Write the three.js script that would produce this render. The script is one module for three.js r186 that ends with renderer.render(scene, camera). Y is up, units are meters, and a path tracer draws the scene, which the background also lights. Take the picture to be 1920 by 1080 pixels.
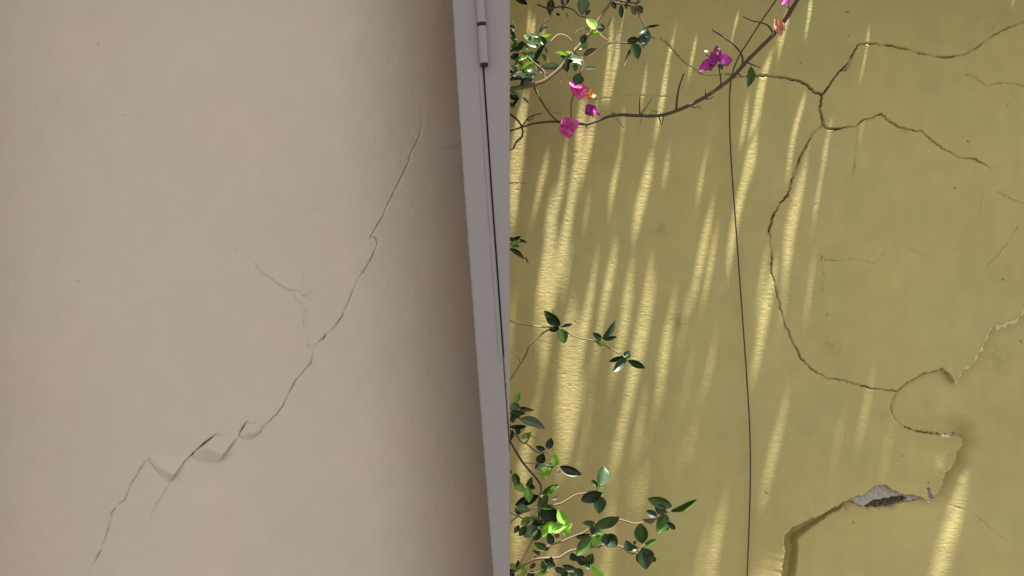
import * as THREE from 'three';
import { ImprovedNoise } from 'three/addons/math/ImprovedNoise.js';
import { mergeGeometries } from 'three/addons/utils/BufferGeometryUtils.js';

// ------------------------------------------------------------ camera, sky, sun, exposure
const S = 0.0012, D = 2.6, CY = 1.5;                 // metres per picture unit at the olive wall, camera distance, eye height
const scene = new THREE.Scene();
const camera = new THREE.PerspectiveCamera(2 * Math.atan(540 * S / D) * 180 / Math.PI, 16 / 9, 0.05, 400);
camera.position.set(0, CY, D);
camera.lookAt(0, CY, 0);
const SX = 0.18, SZ = 0.155;                          // the sun stands high, a little right of and just in front of the walls
const sunDir = new THREE.Vector3(SX, 1, SZ).normalize();
const sun = new THREE.DirectionalLight(new THREE.Color(1, 0.975, 0.92), 5);
sun.position.copy(sunDir).multiplyScalar(12).add(new THREE.Vector3(0, CY, 0));
sun.target.position.set(0, CY, 0);
sun.castShadow = true; sun.shadow.radius = 1.9;
sun.shadow.mapSize.set(4096, 4096);
Object.assign(sun.shadow.camera, { left: -5, right: 5, top: 5, bottom: -5, near: 0.5, far: 40 });
scene.add(sun, sun.target);
{
  const w = 256, h = 128, d = new Float32Array(w * h * 4);
  for (let j = 0; j < h; j++) for (let i = 0; i < w; i++) {
    const el = ((j + 0.5) / h - 0.5) * Math.PI, az = ((i + 0.5) / w - 0.5) * 2 * Math.PI;
    const v = new THREE.Vector3(Math.cos(el) * Math.cos(az), Math.sin(el), Math.cos(el) * Math.sin(az));
    const up = Math.max(0, v.y), g = Math.pow(1 - up, 2.2);
    const glow = Math.pow(Math.max(0, v.dot(sunDir)), 6) * 0.16;
    const r = 0.25 + 0.03 * g + glow, gg = 0.25 + 0.03 * g + glow * 0.97, b = 0.262 + 0.01 * g + glow * 0.9;
    d.set([r, gg, b, 1], (j * w + i) * 4);
  }
  const t = new THREE.DataTexture(d, w, h, THREE.RGBAFormat, THREE.FloatType);
  t.mapping = THREE.EquirectangularReflectionMapping;
  t.magFilter = t.minFilter = THREE.LinearFilter; t.needsUpdate = true;
  scene.background = t; scene.environment = t;
}
const renderer = new THREE.WebGLRenderer({ antialias: true });
renderer.toneMapping = THREE.LinearToneMapping;
renderer.toneMappingExposure = 3.4;
renderer.shadowMap.enabled = true;

// ------------------------------------------------------------ helpers
let seed = 12345;
function rnd() { seed |= 0; seed = seed + 0x6D2B79F5 | 0; let t = Math.imul(seed ^ seed >>> 15, 1 | seed); t = t + Math.imul(t ^ t >>> 7, 61 | t) ^ t; return ((t ^ t >>> 14) >>> 0) / 4294967296; }
const rr = (a, b) => a + (b - a) * rnd();
const clamp = (v, a, b) => Math.min(b, Math.max(a, v));
const smooth = (a, b, v) => { const t = clamp((v - a) / (b - a), 0, 1); return t * t * (3 - 2 * t); };
const pn = new ImprovedNoise();
const noise = (x, y, z = 0.37) => pn.noise(x, y, z);
const fbm = (x, y, o = 4, z = 0.37) => { let s = 0, a = 0.5; for (let k = 0; k < o; k++) { s += a * pn.noise(x, y, z + k * 7.1); x *= 2.03; y *= 2.03; a *= 0.5; } return s; };
const fac = z => S * (D - z) / D;
const at = (px, py, z = 0) => new THREE.Vector3((px - 960) * fac(z), CY - (py - 540) * fac(z), z);
const lin = (r, g, b) => new THREE.Color().setRGB(r, g, b);
const names = {};
function numbered(n) { names[n] = (names[n] || 0) + 1; return names[n] === 1 ? n : n + '_' + String(names[n] - 1).padStart(3, '0'); }
function thing(name, label, category, pos, group) {
  const o = new THREE.Group(); o.name = numbered(name); if (pos) o.position.copy(pos);
  o.userData = { label, category }; if (group) o.userData.group = group;
  scene.add(o); return o;
}
function part(name, geo, mat, parent, kind) {
  const m = new THREE.Mesh(geo, mat); m.name = name; m.castShadow = m.receiveShadow = true;
  if (kind) m.userData.kind = kind; parent.add(m); return m;
}
function local(geo, parent) { geo.translate(-parent.position.x, -parent.position.y, -parent.position.z); return geo; }

// tiling value-noise fields for relief maps
function tileNoise(n, px, py, sd) {                   // px, py = cells per tile
  const g = new Float32Array(px * py); const keep = seed; seed = sd; for (let i = 0; i < g.length; i++) g[i] = rnd(); seed = keep;
  const o = new Float32Array(n * n);
  for (let j = 0; j < n; j++) {
    const fy = j / n * py, y0 = Math.floor(fy), ty = fy - y0, sy = ty * ty * (3 - 2 * ty), r0 = (y0 % py) * px, r1 = ((y0 + 1) % py) * px;
    for (let i = 0; i < n; i++) {
      const fx = i / n * px, x0 = Math.floor(fx), tx = fx - x0, sx = tx * tx * (3 - 2 * tx), x1 = (x0 + 1) % px, xa = x0 % px;
      const a = g[r0 + xa] + (g[r0 + x1] - g[r0 + xa]) * sx, b = g[r1 + xa] + (g[r1 + x1] - g[r1 + xa]) * sx;
      o[j * n + i] = a + (b - a) * sy;
    }
  }
  return o;
}
function grayTex(n, f) {
  const d = new Uint8Array(n * n * 4);
  for (let i = 0; i < n * n; i++) { const v = clamp(Math.round(f(i) * 255), 0, 255); d[i * 4] = d[i * 4 + 1] = d[i * 4 + 2] = v; d[i * 4 + 3] = 255; }
  const t = new THREE.DataTexture(d, n, n); t.wrapS = t.wrapT = THREE.RepeatWrapping; t.magFilter = THREE.LinearFilter; t.minFilter = THREE.LinearMipmapLinearFilter; t.generateMipmaps = true; t.needsUpdate = true; return t;
}
const TN = 1024, TILE = 0.83;
const stuccoTex = (() => {
  const a = tileNoise(TN, 60, 150, 1), b = tileNoise(TN, 230, 260, 2), c = tileNoise(TN, 28, 44, 3), e = tileNoise(TN, 420, 440, 4);
  return grayTex(TN, i => 0.34 * (1 - Math.abs(2 * a[i] - 1)) + 0.26 * b[i] + 0.25 * c[i] + 0.15 * e[i]);
})();
const smoothTex = (() => {
  const a = tileNoise(TN, 40, 40, 5), b = tileNoise(TN, 130, 120, 6), c = tileNoise(TN, 330, 340, 7);
  return grayTex(TN, i => 0.5 * a[i] + 0.3 * b[i] + 0.2 * c[i]);
})();

// ------------------------------------------------------------ materials
const M = {
  olive: new THREE.MeshStandardMaterial({ color: lin(1, 1, 1), vertexColors: true, roughness: 0.85, bumpMap: stuccoTex, bumpScale: 0.0007 }),
  mortar: new THREE.MeshStandardMaterial({ color: lin(1, 1, 1), vertexColors: true, roughness: 0.98 }),
  beige: new THREE.MeshStandardMaterial({ color: lin(1, 1, 1), vertexColors: true, roughness: 0.7, bumpMap: smoothTex, bumpScale: 0.0011 }),
  core: new THREE.MeshStandardMaterial({ color: lin(0.5, 0.43, 0.35), roughness: 0.9 }),
  framePaint: new THREE.MeshPhysicalMaterial({ color: lin(0.30, 0.265, 0.26), roughness: 0.42, bumpMap: smoothTex, bumpScale: 0.0004 }),
  primer: new THREE.MeshStandardMaterial({ color: lin(0.24, 0.13, 0.075), roughness: 0.8 }),
  rubber: new THREE.MeshStandardMaterial({ color: lin(0.012, 0.011, 0.011), roughness: 0.8 }),
  cable: new THREE.MeshStandardMaterial({ color: lin(0.06, 0.05, 0.035), roughness: 0.6 }),
  ground: new THREE.MeshStandardMaterial({ color: lin(0.07, 0.066, 0.06), roughness: 0.95, bumpMap: stuccoTex, bumpScale: 0.002 }),
  hood: new THREE.MeshStandardMaterial({ color: lin(0.45, 0.41, 0.36), roughness: 0.9 }),
  bark: new THREE.MeshStandardMaterial({ color: lin(0.075, 0.045, 0.03), roughness: 0.8 }),
  twig: new THREE.MeshStandardMaterial({ color: lin(0.16, 0.11, 0.06), roughness: 0.8 }),
  paleTwig: new THREE.MeshStandardMaterial({ color: lin(0.30, 0.24, 0.14), roughness: 0.8 }),
};
const leafMat = (r, g, b, rough, tr = 0, cc = 0) => new THREE.MeshPhysicalMaterial({ color: lin(r, g, b), vertexColors: true, roughness: rough, side: THREE.DoubleSide, transmission: tr, thickness: 0, clearcoat: cc, clearcoatRoughness: 0.3 });
const LM = {
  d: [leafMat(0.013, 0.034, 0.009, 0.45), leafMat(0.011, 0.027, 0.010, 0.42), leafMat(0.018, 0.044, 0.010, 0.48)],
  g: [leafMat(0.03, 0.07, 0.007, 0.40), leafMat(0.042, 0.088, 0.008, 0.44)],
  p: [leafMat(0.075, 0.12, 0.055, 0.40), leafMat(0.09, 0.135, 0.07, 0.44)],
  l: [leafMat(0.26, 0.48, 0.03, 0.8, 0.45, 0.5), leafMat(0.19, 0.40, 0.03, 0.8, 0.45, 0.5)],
  b: [leafMat(0.10, 0.07, 0.03, 0.6)],
};
const bractMat = {
  magenta: leafMat(0.36, 0.02, 0.27, 0.7, 0.3), pink: leafMat(0.68, 0.10, 0.42, 0.75, 0.35),
  faded: leafMat(0.62, 0.30, 0.12, 0.8, 0.3), dry: leafMat(0.55, 0.26, 0.17, 0.85, 0.25),
};
const floretMat = new THREE.MeshStandardMaterial({ color: lin(0.75, 0.68, 0.42), roughness: 0.7 });

// ------------------------------------------------------------ setting: ground
{
  const g = new THREE.PlaneGeometry(400, 400); g.rotateX(-Math.PI / 2);
  const uv = g.attributes.uv; for (let i = 0; i < uv.count; i++) uv.setXY(i, uv.getX(i) * 480, uv.getY(i) * 480);
  const m = part('ground', g, M.ground, scene, 'structure'); m.receiveShadow = true;
}

// ------------------------------------------------------------ walls as fine relief sheets
function lines(segs) {                                 // [from, to, step] -> coordinates, joined
  const o = []; for (const [a, b, n] of segs) for (let i = 0; i < n; i++) o.push(a + (b - a) * i / n);
  o.push(segs[segs.length - 1][1]); return o;
}
class Sheet {
  constructor(pxs, pys, z) {                           // picture-unit lines on the plane z
    Object.assign(this, { pxs, pys, z, nx: pxs.length, ny: pys.length, h: new Float32Array(pxs.length * pys.length), c: new Float32Array(pxs.length * pys.length * 3) });
  }
  each(f) { for (let j = 0; j < this.ny; j++) for (let i = 0; i < this.nx; i++) f(j * this.nx + i, this.pxs[i], this.pys[j]); }
  range(a, lo, hi) { let s = 0, e = a.length - 1; while (s < a.length && a[s] < lo) s++; while (e >= 0 && a[e] > hi) e--; return [s, e]; }
  box(x0, x1, y0, y1, f) {
    const [a, b] = this.range(this.pxs, x0, x1), [c, d] = this.range(this.pys, y0, y1);
    for (let j = c; j <= d; j++) for (let i = a; i <= b; i++) f(j * this.nx + i, this.pxs[i], this.pys[j]);
  }
  seg(ax, ay, bx, by, pad, f) {
    const dx = bx - ax, dy = by - ay, L = dx * dx + dy * dy || 1e-9;
    this.box(Math.min(ax, bx) - pad, Math.max(ax, bx) + pad, Math.min(ay, by) - pad, Math.max(ay, by) + pad, (k, x, y) => {
      const t = clamp(((x - ax) * dx + (y - ay) * dy) / L, 0, 1), d = Math.hypot(x - ax - t * dx, y - ay - t * dy);
      if (d <= pad) f(k, d, t, x, y);
    });
  }
  geo(pick) {
    const { nx, ny, h, c, z } = this, f = fac(z), pos = new Float32Array(nx * ny * 3), uv = new Float32Array(nx * ny * 2), idx = [];
    this.each((k, x, y) => {
      const X = (x - 960) * f, Y = CY - (y - 540) * f;
      pos[k * 3] = X; pos[k * 3 + 1] = Y; pos[k * 3 + 2] = z + h[k]; uv[k * 2] = X / TILE; uv[k * 2 + 1] = Y / TILE;
    });
    for (let j = 0; j < ny - 1; j++) for (let i = 0; i < nx - 1; i++) {
      if (pick && !pick((this.pxs[i] + this.pxs[i + 1]) / 2, (this.pys[j] + this.pys[j + 1]) / 2)) continue;
      const a = j * nx + i, b = a + 1, d = a + nx, e = d + 1;
      idx.push(a, d, b, b, d, e);
    }
    const g = new THREE.BufferGeometry();
    g.setAttribute('position', new THREE.BufferAttribute(pos, 3)); g.setAttribute('uv', new THREE.BufferAttribute(uv, 2));
    g.setAttribute('color', new THREE.BufferAttribute(c.slice(), 3)); g.setIndex(idx); g.computeVertexNormals();
    return g;
  }
}
function ragged(pts, step, amp) {                      // subdivide a traced line and let it wander a little
  const o = [pts[0]];
  for (let i = 0; i < pts.length - 1; i++) {
    const a = pts[i], b = pts[i + 1], L = Math.hypot(b[0] - a[0], b[1] - a[1]), n = Math.max(1, Math.round(L / step));
    for (let k = 1; k <= n; k++) {
      const t = k / n, q = a.map((v, m) => v + (b[m] - v) * t);
      if (k < n) { const j = rr(-amp, amp); q[0] += -(b[1] - a[1]) / L * j; q[1] += (b[0] - a[0]) / L * j; }
      o.push(q);
    }
  }
  return o;
}
function crack(sh, pts, w, depth, opt = {}) {          // a groove; pts may carry their own width factor; one side may stand proud
  const r = ragged(pts.map(p => [p[0], p[1], p[2] ?? 1]), opt.step ?? 7, opt.amp ?? 1.3);
  const cut = new Map();
  for (let i = 0; i < r.length - 1; i++) {
    const a = r[i], b = r[i + 1], ws = w * rr(0.6, 1.4), ds = depth * (0.72 + 0.9 * noise(a[0] / 26, a[1] / 26, 5.7) + rr(-0.15, 0.15));
    sh.seg(a[0], a[1], b[0], b[1], 6, (k, d, t) => {
      const hw = ws * (a[2] + (b[2] - a[2]) * t) / 2 + 0.15, v = Math.max(0.3 * depth, ds) * 1.4 * Math.min(1, a[2] + (b[2] - a[2]) * t) * (1 - smooth(hw * 0.6, hw + 0.65, d));
      if (v > (cut.get(k) || 0)) cut.set(k, v);
    });
    if (opt.proud) sh.seg(a[0], a[1], b[0], b[1], opt.pw ?? 22, (k, d, t, x, y) => {
      const side = (b[0] - a[0]) * (y - a[1]) - (b[1] - a[1]) * (x - a[0]);
      if (side * opt.proud > 0) { const v = opt.ph * Math.pow(1 - d / (opt.pw ?? 22), 1.6); if (v > (sh.lift.get(k) || 0)) sh.lift.set(k, v); }
    });
  }
  for (const [k, v] of cut) { sh.h[k] -= v; if (sh.bare && v > 0.004) { const t = clamp((v - 0.004) / 0.005, 0, 1); for (let q = 0; q < 3; q++) sh.c[k * 3 + q] += (sh.bare[q] - sh.c[k * 3 + q]) * t; } }   // unpainted, dusty render inside
}
const inside = (poly, x, y) => { let c = false; for (let i = 0, j = poly.length - 1; i < poly.length; j = i++) { const [xi, yi] = poly[i], [xj, yj] = poly[j]; if (yi > y !== yj > y && x < (xj - xi) * (y - yi) / (yj - yi) + xi) c = !c; } return c; };

// ---------------- olive wall
const SEAM = 955.5;
const olive = thing('plastered_wall', 'olive yellow cracked plaster wall with a broken grey patch and dappled sun', 'wall', new THREE.Vector3(0.9, 0, 0));
{
  const sh = new Sheet(lines([[800, 948, 20], [948, 1985, 715], [1985, 2400, 50], [2400, 6200, 40]]), lines([[-560, -110, 40], [-110, 1170, 880], [1170, 1792, 50]]), 0);
  sh.lift = new Map(); sh.bare = [0.24, 0.185, 0.095];
  // gentle unevenness of hand-floated plaster
  sh.each((k, x, y) => {
    sh.h[k] = 0.0035 * fbm(x / 420, y / 420, 3) + 0.0013 * fbm(x / 60, y / 75, 3, 4.4);
    if (x > 2400) sh.h[k] *= clamp((3200 - x) / 800, 0, 1);
  });
  // edge of the lifted coat: [x, y, lift of the coat, drop of the bare side] in mm
  const edge = ragged([
    [2060, 470, 1, 3], [1960, 548, 2, 4], [1925, 575, 2, 5], [1916, 586, 3, 5], [1910, 592, 3, 6], [1900, 601, 3, 6], [1890, 602, 3, 6], [1880, 608, 3, 6], [1865, 608, 3, 6], [1856, 615, 3, 7], [1848, 632, 3, 7], [1840, 650, 3, 7], [1832, 665, 3, 7], [1820, 680, 3, 7], [1808, 690, 3, 7], [1800, 700, 3, 7], [1796, 708, 4, 8],
    [1790, 716, 3, 6], [1784, 711, 3, 6], [1774, 698, 3, 5], [1766, 690, 2, 4], [1757, 695, 1, 3], [1745, 698, 0.8, 2.4], [1727, 702, 1.2, 3.4], [1715, 712, 1.2, 3.4], [1700, 719, 1.2, 3.4], [1690, 727, 1.2, 3.4], [1683, 733, 1.4, 3.6],
    [1675, 745, 1.6, 4], [1671, 762, 1.6, 4.4], [1674, 778, 1.6, 4], [1685, 795, 1.6, 3.6], [1697, 802, 1.8, 3.4], [1715, 807, 2, 3], [1740, 811, 3, 4], [1770, 815, 5, 5], [1793, 814, 7, 8], [1802, 820, 8, 13], [1804, 832, 8, 14], [1798, 840, 8, 14], [1792, 845, 8, 14], [1788, 862, 8, 14], [1783, 875, 8, 13], [1778, 880, 8, 13], [1770, 885, 7, 13], [1767, 900, 7, 12], [1764, 912, 7, 11], [1757, 925, 6, 10], [1748, 932, 6, 8], [1743, 938, 5, 6],
    [1735, 937, 4, 4], [1705, 940, 3, 2], [1680, 945, 3, 2], [1664, 951, 3, 2], [1640, 952, 3, 2], [1618, 952, 3, 2], [1605, 944, 4, 2], [1588, 938, 5, 5], [1575, 942, 6, 8], [1565, 950, 7, 9], [1552, 955, 8, 10], [1540, 963, 8, 11], [1528, 968, 9, 12], [1515, 970, 9, 13], [1500, 978, 10, 15], [1485, 985, 10, 17], [1475, 995, 11, 19], [1468, 1003, 11, 20], [1467, 1020, 11, 21], [1468, 1040, 11, 21], [1464, 1060, 11, 21], [1462, 1075, 11, 20], [1455, 1090, 10, 18], [1440, 1150, 9, 14], [1430, 1200, 8, 10],
  ], 4.5, 2.2);
  const bare = edge.map(p => [p[0], p[1]]).concat([[1430, 1400], [2600, 1400], [2600, 300]]);
  const hole = ragged([[1587, 937], [1600, 932], [1620, 928], [1635, 915], [1645, 911], [1662, 911], [1668, 916], [1675, 920], [1690, 927], [1710, 928], [1725, 932], [1735, 935], [1728, 938], [1705, 940], [1680, 945], [1664, 951], [1640, 952], [1618, 952], [1605, 944], [1587, 937]], 5, 1.0);
  const cavity = ragged([[1617, 950], [1639, 939], [1662, 935], [1688, 930], [1701, 934], [1691, 942], [1665, 950], [1642, 952], [1617, 950]], 5, 1.2);
  const near = new Map();
  for (let i = 0; i < edge.length - 1; i++) {
    const a = edge[i], b = edge[i + 1];
    sh.seg(a[0], a[1], b[0], b[1], 95, (k, d, t) => { const w = 1 / Math.pow(d + 0.5, 3); let o = near.get(k); if (!o) near.set(k, o = [999, 0, 0, 0]); if (d < o[0]) o[0] = d; o[1] += w; o[2] += w * (a[2] + (b[2] - a[2]) * t); o[3] += w * (a[3] + (b[3] - a[3]) * t); });
  }
  const base = [0.47, 0.395, 0.155];
  const cream = [0.78, 0.71, 0.46];
  sh.each((k, x, y) => {
    // paint: patches, weathering and faint rain marks
    const m = 1 + 0.16 * fbm(x / 230, y / 300, 3, 9.1) + 0.11 * fbm(x / 38, y / 46, 4, 2.2) + 0.05 * fbm(x / 16, y / 150, 2, 5.5);
    const wr = 1 + 0.09 * fbm(x / 170, y / 170, 2, 14.2), wb = 1 + 0.14 * fbm(x / 190, y / 150, 2, 21.4);
    let col = [base[0] * m * wr, base[1] * m, base[2] * m * wb];
    const n = near.get(k);
    if (n && y < 1250) {
      const b = inside(bare, x, y), d = n[0], up = n[2] / n[1], dn = n[3] / n[1];
      if (b) {
        let v;
        if (up > 5.5 && x < 1600) { const bw = 7 + 20 * smooth(1570, 1475, x) + 3 * noise(x / 30, y / 30); v = 1.5 * dn * (1 - smooth(bw * 0.72, bw * 1.15, d)) + 2 * (1 - smooth(bw, 95, d)); }
        else { const wide = 42; v = (x > 1790 && y < 720 ? smooth(0, 8, d) : 1) * (2.0 * dn * (1 - smooth(0, wide, d)) + Math.min(dn, 2) * smooth(0, wide, d) * (1 - smooth(wide, 95, d))); }
        sh.h[k] -= 0.001 * v;
        if (x > 1790 && y < 720 && d < 6 + 7 * noise(x / 13, y / 13, 8.1)) col = cream.map(v => v * (1 + 0.2 * noise(x / 5, y / 5)));
        if (d < 1.6 && up > 5) col = cream.map(v => v * 0.6);
      } else sh.h[k] += (x < 1640 ? 0.0020 : 0.0017) * up * Math.pow(1 - Math.min(1, d / (x < 1640 ? 30 + 42 * smooth(1640, 1480, x) + 10 * noise(x / 60, y / 60) : 34)), x < 1640 ? 1.08 : 1.5);
    }
    sh.c.set(col, k * 3);
  });
  sh.box(1580, 1745, 905, 960, (k, x, y) => {
    if (!inside(hole, x, y)) return;
    const n = fbm(x / 7, y / 7, 3, 1.9), cv = inside(cavity, x, y);
    sh.h[k] += (cv ? -0.022 + 0.016 * fbm(x / 9, y / 5, 2, 3.3) : -0.008 + 0.005 * n);
    sh.c.set(cv ? [0.17 + 0.1 * n, 0.125 + 0.07 * n, 0.08 + 0.04 * n] : [0.40 + 0.14 * n, 0.355 + 0.13 * n, 0.30 + 0.12 * n], k * 3);
  });
  // broken bit at the end of the patch
  sh.seg(1740, 916, 1744, 934, 7, (k, d, t, x, y) => { d += 2.5 * noise(x / 4, y / 4) + (1 - t) * 1.2; sh.h[k] -= 0.008 * (1 - smooth(1, 4, d)); if (d < 3.4) sh.c.set([0.36, 0.31, 0.27], k * 3); });
  sh.seg(1742, 938, 1743, 941, 5, (k, d) => { sh.h[k] += 0.006 * (1 - smooth(2, 5, d)); if (d < 4) sh.c.set([0.66, 0.62, 0.52], k * 3); });
  // cracks
  const C = (p, w, dp, o) => crack(sh, p, w * 0.68, dp, { step: 5, amp: 1.5, ...o });
  C([[1215, 68], [1240, 73], [1255, 85], [1268, 103], [1290, 122], [1310, 136], [1325, 142], [1345, 142], [1365, 138], [1378, 146], [1400, 143]], 1.0, 0.0042);
  C([[1400, 143], [1415, 142], [1440, 143], [1470, 145], [1482, 149], [1500, 152], [1515, 160], [1525, 172], [1540, 178]], 2.9, 0.008);
  C([[1540, 178, 1.3], [1548, 170], [1557, 158], [1565, 145], [1575, 133], [1590, 118], [1598, 103, 1.2], [1607, 85, 0.9], [1615, 82, 0.8], [1640, 82], [1665, 86], [1690, 91], [1730, 101], [1755, 105], [1775, 108, 1.2], [1810, 102, 0.8], [1830, 90, 0.7], [1860, 68, 0.7], [1890, 52, 0.7], [1920, 40, 0.7], [1980, 20, 0.7]], 2.5, 0.007, { proud: 1, ph: 0.0014 });
  C([[1599, 103], [1593, 122], [1583, 133]], 2.0, 0.006);
  C([[1540, 178, 1.2], [1539, 190, 1.3], [1537, 205], [1541, 220, 1.2], [1545, 237, 1.5], [1552, 241], [1575, 242]], 3.1, 0.009);
  C([[1575, 242], [1590, 238], [1605, 237], [1618, 226], [1640, 218], [1652, 213], [1665, 225], [1685, 238], [1705, 243], [1730, 247], [1745, 262], [1770, 280, 0.9], [1800, 296, 0.8], [1830, 298, 0.7], [1862, 318, 0.5]], 2.0, 0.006);
  C([[1700, 243], [1690, 245], [1708, 249]], 1.2, 0.004);
  C([[1540, 236, 0.6], [1525, 250], [1513, 272], [1500, 295], [1495, 310], [1484, 342], [1476, 368], [1460, 385], [1447, 412], [1442, 432, 0.8]], 3.0, 0.009, { proud: -1, ph: 0.003, pw: 30 });
  C([[1442, 432], [1444, 455], [1447, 480], [1446, 505], [1450, 525], [1457, 550], [1462, 575], [1470, 605], [1485, 640], [1500, 670], [1520, 692], [1550, 710], [1580, 713], [1610, 722], [1640, 730], [1682, 733]], 1.8, 0.0055);
  C([[1605, 240], [1606, 262], [1603, 300], [1600, 325], [1593, 345]], 0.9, 0.0022);
  C([[1542, 480], [1540, 490], [1545, 520], [1540, 555]], 1.2, 0.003, { proud: 1, ph: 0.001, pw: 14 });
  C([[1545, 486], [1570, 490], [1600, 486], [1620, 489], [1640, 496], [1655, 475]], 0.9, 0.0025);
  C([[1645, 502], [1668, 516]], 0.8, 0.002); C([[1705, 467], [1722, 474], [1740, 482]], 0.8, 0.0022);
  C([[1852, 497], [1870, 480], [1890, 455], [1908, 425]], 0.9, 0.0022, { proud: 1, ph: 0.001, pw: 16 });
  C([[1810, 140], [1830, 146], [1848, 160], [1870, 157], [1900, 157], [1930, 162]], 1.0, 0.003);
  C([[1898, 170], [1897, 185], [1888, 200]], 0.9, 0.0022); C([[1870, 360], [1900, 375], [1920, 382]], 0.8, 0.002);
  C([[1748, 940], [1790, 950], [1820, 960], [1850, 985], [1882, 1012]], 0.5, 0.0012);
  C([[1560, 1050], [1620, 1040], [1680, 1028]], 0.5, 0.0009); C([[1845, 355], [1838, 385], [1836, 410]], 0.7, 0.0014);
  C([[1100, 190], [1140, 184], [1190, 178], [1260, 182], [1300, 176]], 0.8, 0.0018);
  // gap along the flap and the notch
  C([[1683, 733, 0.8], [1675, 745, 1.2], [1671, 762, 1.5], [1674, 778, 0.6], [1685, 795, 1.2], [1697, 802]], 1.3, 0.0042);
  C([[1804, 833], [1797, 841, 1.4], [1792, 846], [1788, 862, 1.5], [1782, 876], [1770, 886, 0.8], [1767, 900, 1.4], [1764, 912], [1757, 925, 0.8], [1746, 936]], 1.8, 0.006);
  C([[1588, 938, 0.6], [1575, 943], [1552, 956, 0.8], [1528, 969, 1.2], [1500, 979, 0.8], [1475, 996, 1.2], [1468, 1004], [1468, 1040, 1.6], [1463, 1075, 1.6]], 1.6, 0.006);
  C([[1697, 802], [1715, 808], [1740, 812], [1770, 816], [1793, 814], [1803, 821], [1804, 833]], 2.4, 0.008, { amp: 0.4 });
  C([[1766, 690], [1774, 698], [1784, 711], [1790, 716]], 1.2, 0.003);
  C([[1683, 733], [1700, 718, 1.2], [1715, 711, 0.6], [1727, 703, 1.2], [1745, 698, 0.6], [1757, 695, 1.2]], 1.6, 0.004);
  for (const [k, v] of sh.lift) sh.h[k] += v;
  // pits, pocks and specks of dirt
  for (const [x, y, r] of [[1588, 22, 2.2], [1590, 66, 1.2], [1500, 117, 1.5], [1815, 265, 1.8], [1790, 352, 1.6], [1692, 855, 1.3], [1436, 925, 1.2], [1880, 524, 1.5], [1600, 980, 1.6], [1550, 590, 1.5], [1740, 905, 1.4], [1915, 640, 2]]) sh.seg(x, y, x + 1, y + 1, r + 2, (k, d) => { sh.h[k] -= 0.0025 * (1 - smooth(0, r + 1.2, d)); if (d < r) for (let q = 0; q < 3; q++) sh.c[k * 3 + q] *= 0.55; });
  for (let n = 0; n < 240; n++) { const x = rr(960, 1960), y = rr(-60, 1120), r = rr(0.4, 1.1); sh.seg(x, y, x + rr(-2, 2), y + rr(0, 3), r + 2, (k, d) => { sh.h[k] -= rr(0.0004, 0.001) * (1 - smooth(0, r + 1.6, d)); }); }
  // smudges of grime with their own grain
  for (const [x, y, r, s] of [[1272, 606, 26, 0.3], [1242, 430, 22, 0.22], [1500, 360, 20, 0.14], [1870, 670, 40, 0.16], [1560, 650, 34, 0.14], [1490, 700, 22, 0.12], [1660, 780, 20, 0.1], [1860, 40, 50, 0.12]])
    sh.box(x - r, x + r, y - r, y + r, (k, px, py) => { const d = Math.hypot(px - x, py - y) / r, v = 1 - s * (1 - smooth(0.1, 1, d)) * clamp(0.5 + 2.2 * fbm(px / 9, py / 12, 3, 6.6), 0, 1); for (let q = 0; q < 3; q++) sh.c[k * 3 + q] *= v; });
  const inHole = (x, y) => x > 1580 && x < 1745 && y > 905 && y < 960 && inside(hole, x, y);
  part('plaster_coat', local(sh.geo((x, y) => !inHole(x, y)), olive), M.olive, olive);
  const mg = sh.geo(inHole); part('exposed_mortar', local(mg, olive), M.mortar, olive).userData.label = 'bare grey mortar in the broken plaster';
  const body = new THREE.BoxGeometry(6.5, 2.8, 0.16); body.translate(3.06, 1.4, -0.115);
  part('wall_body', local(body, olive), M.core, olive);
}

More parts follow.
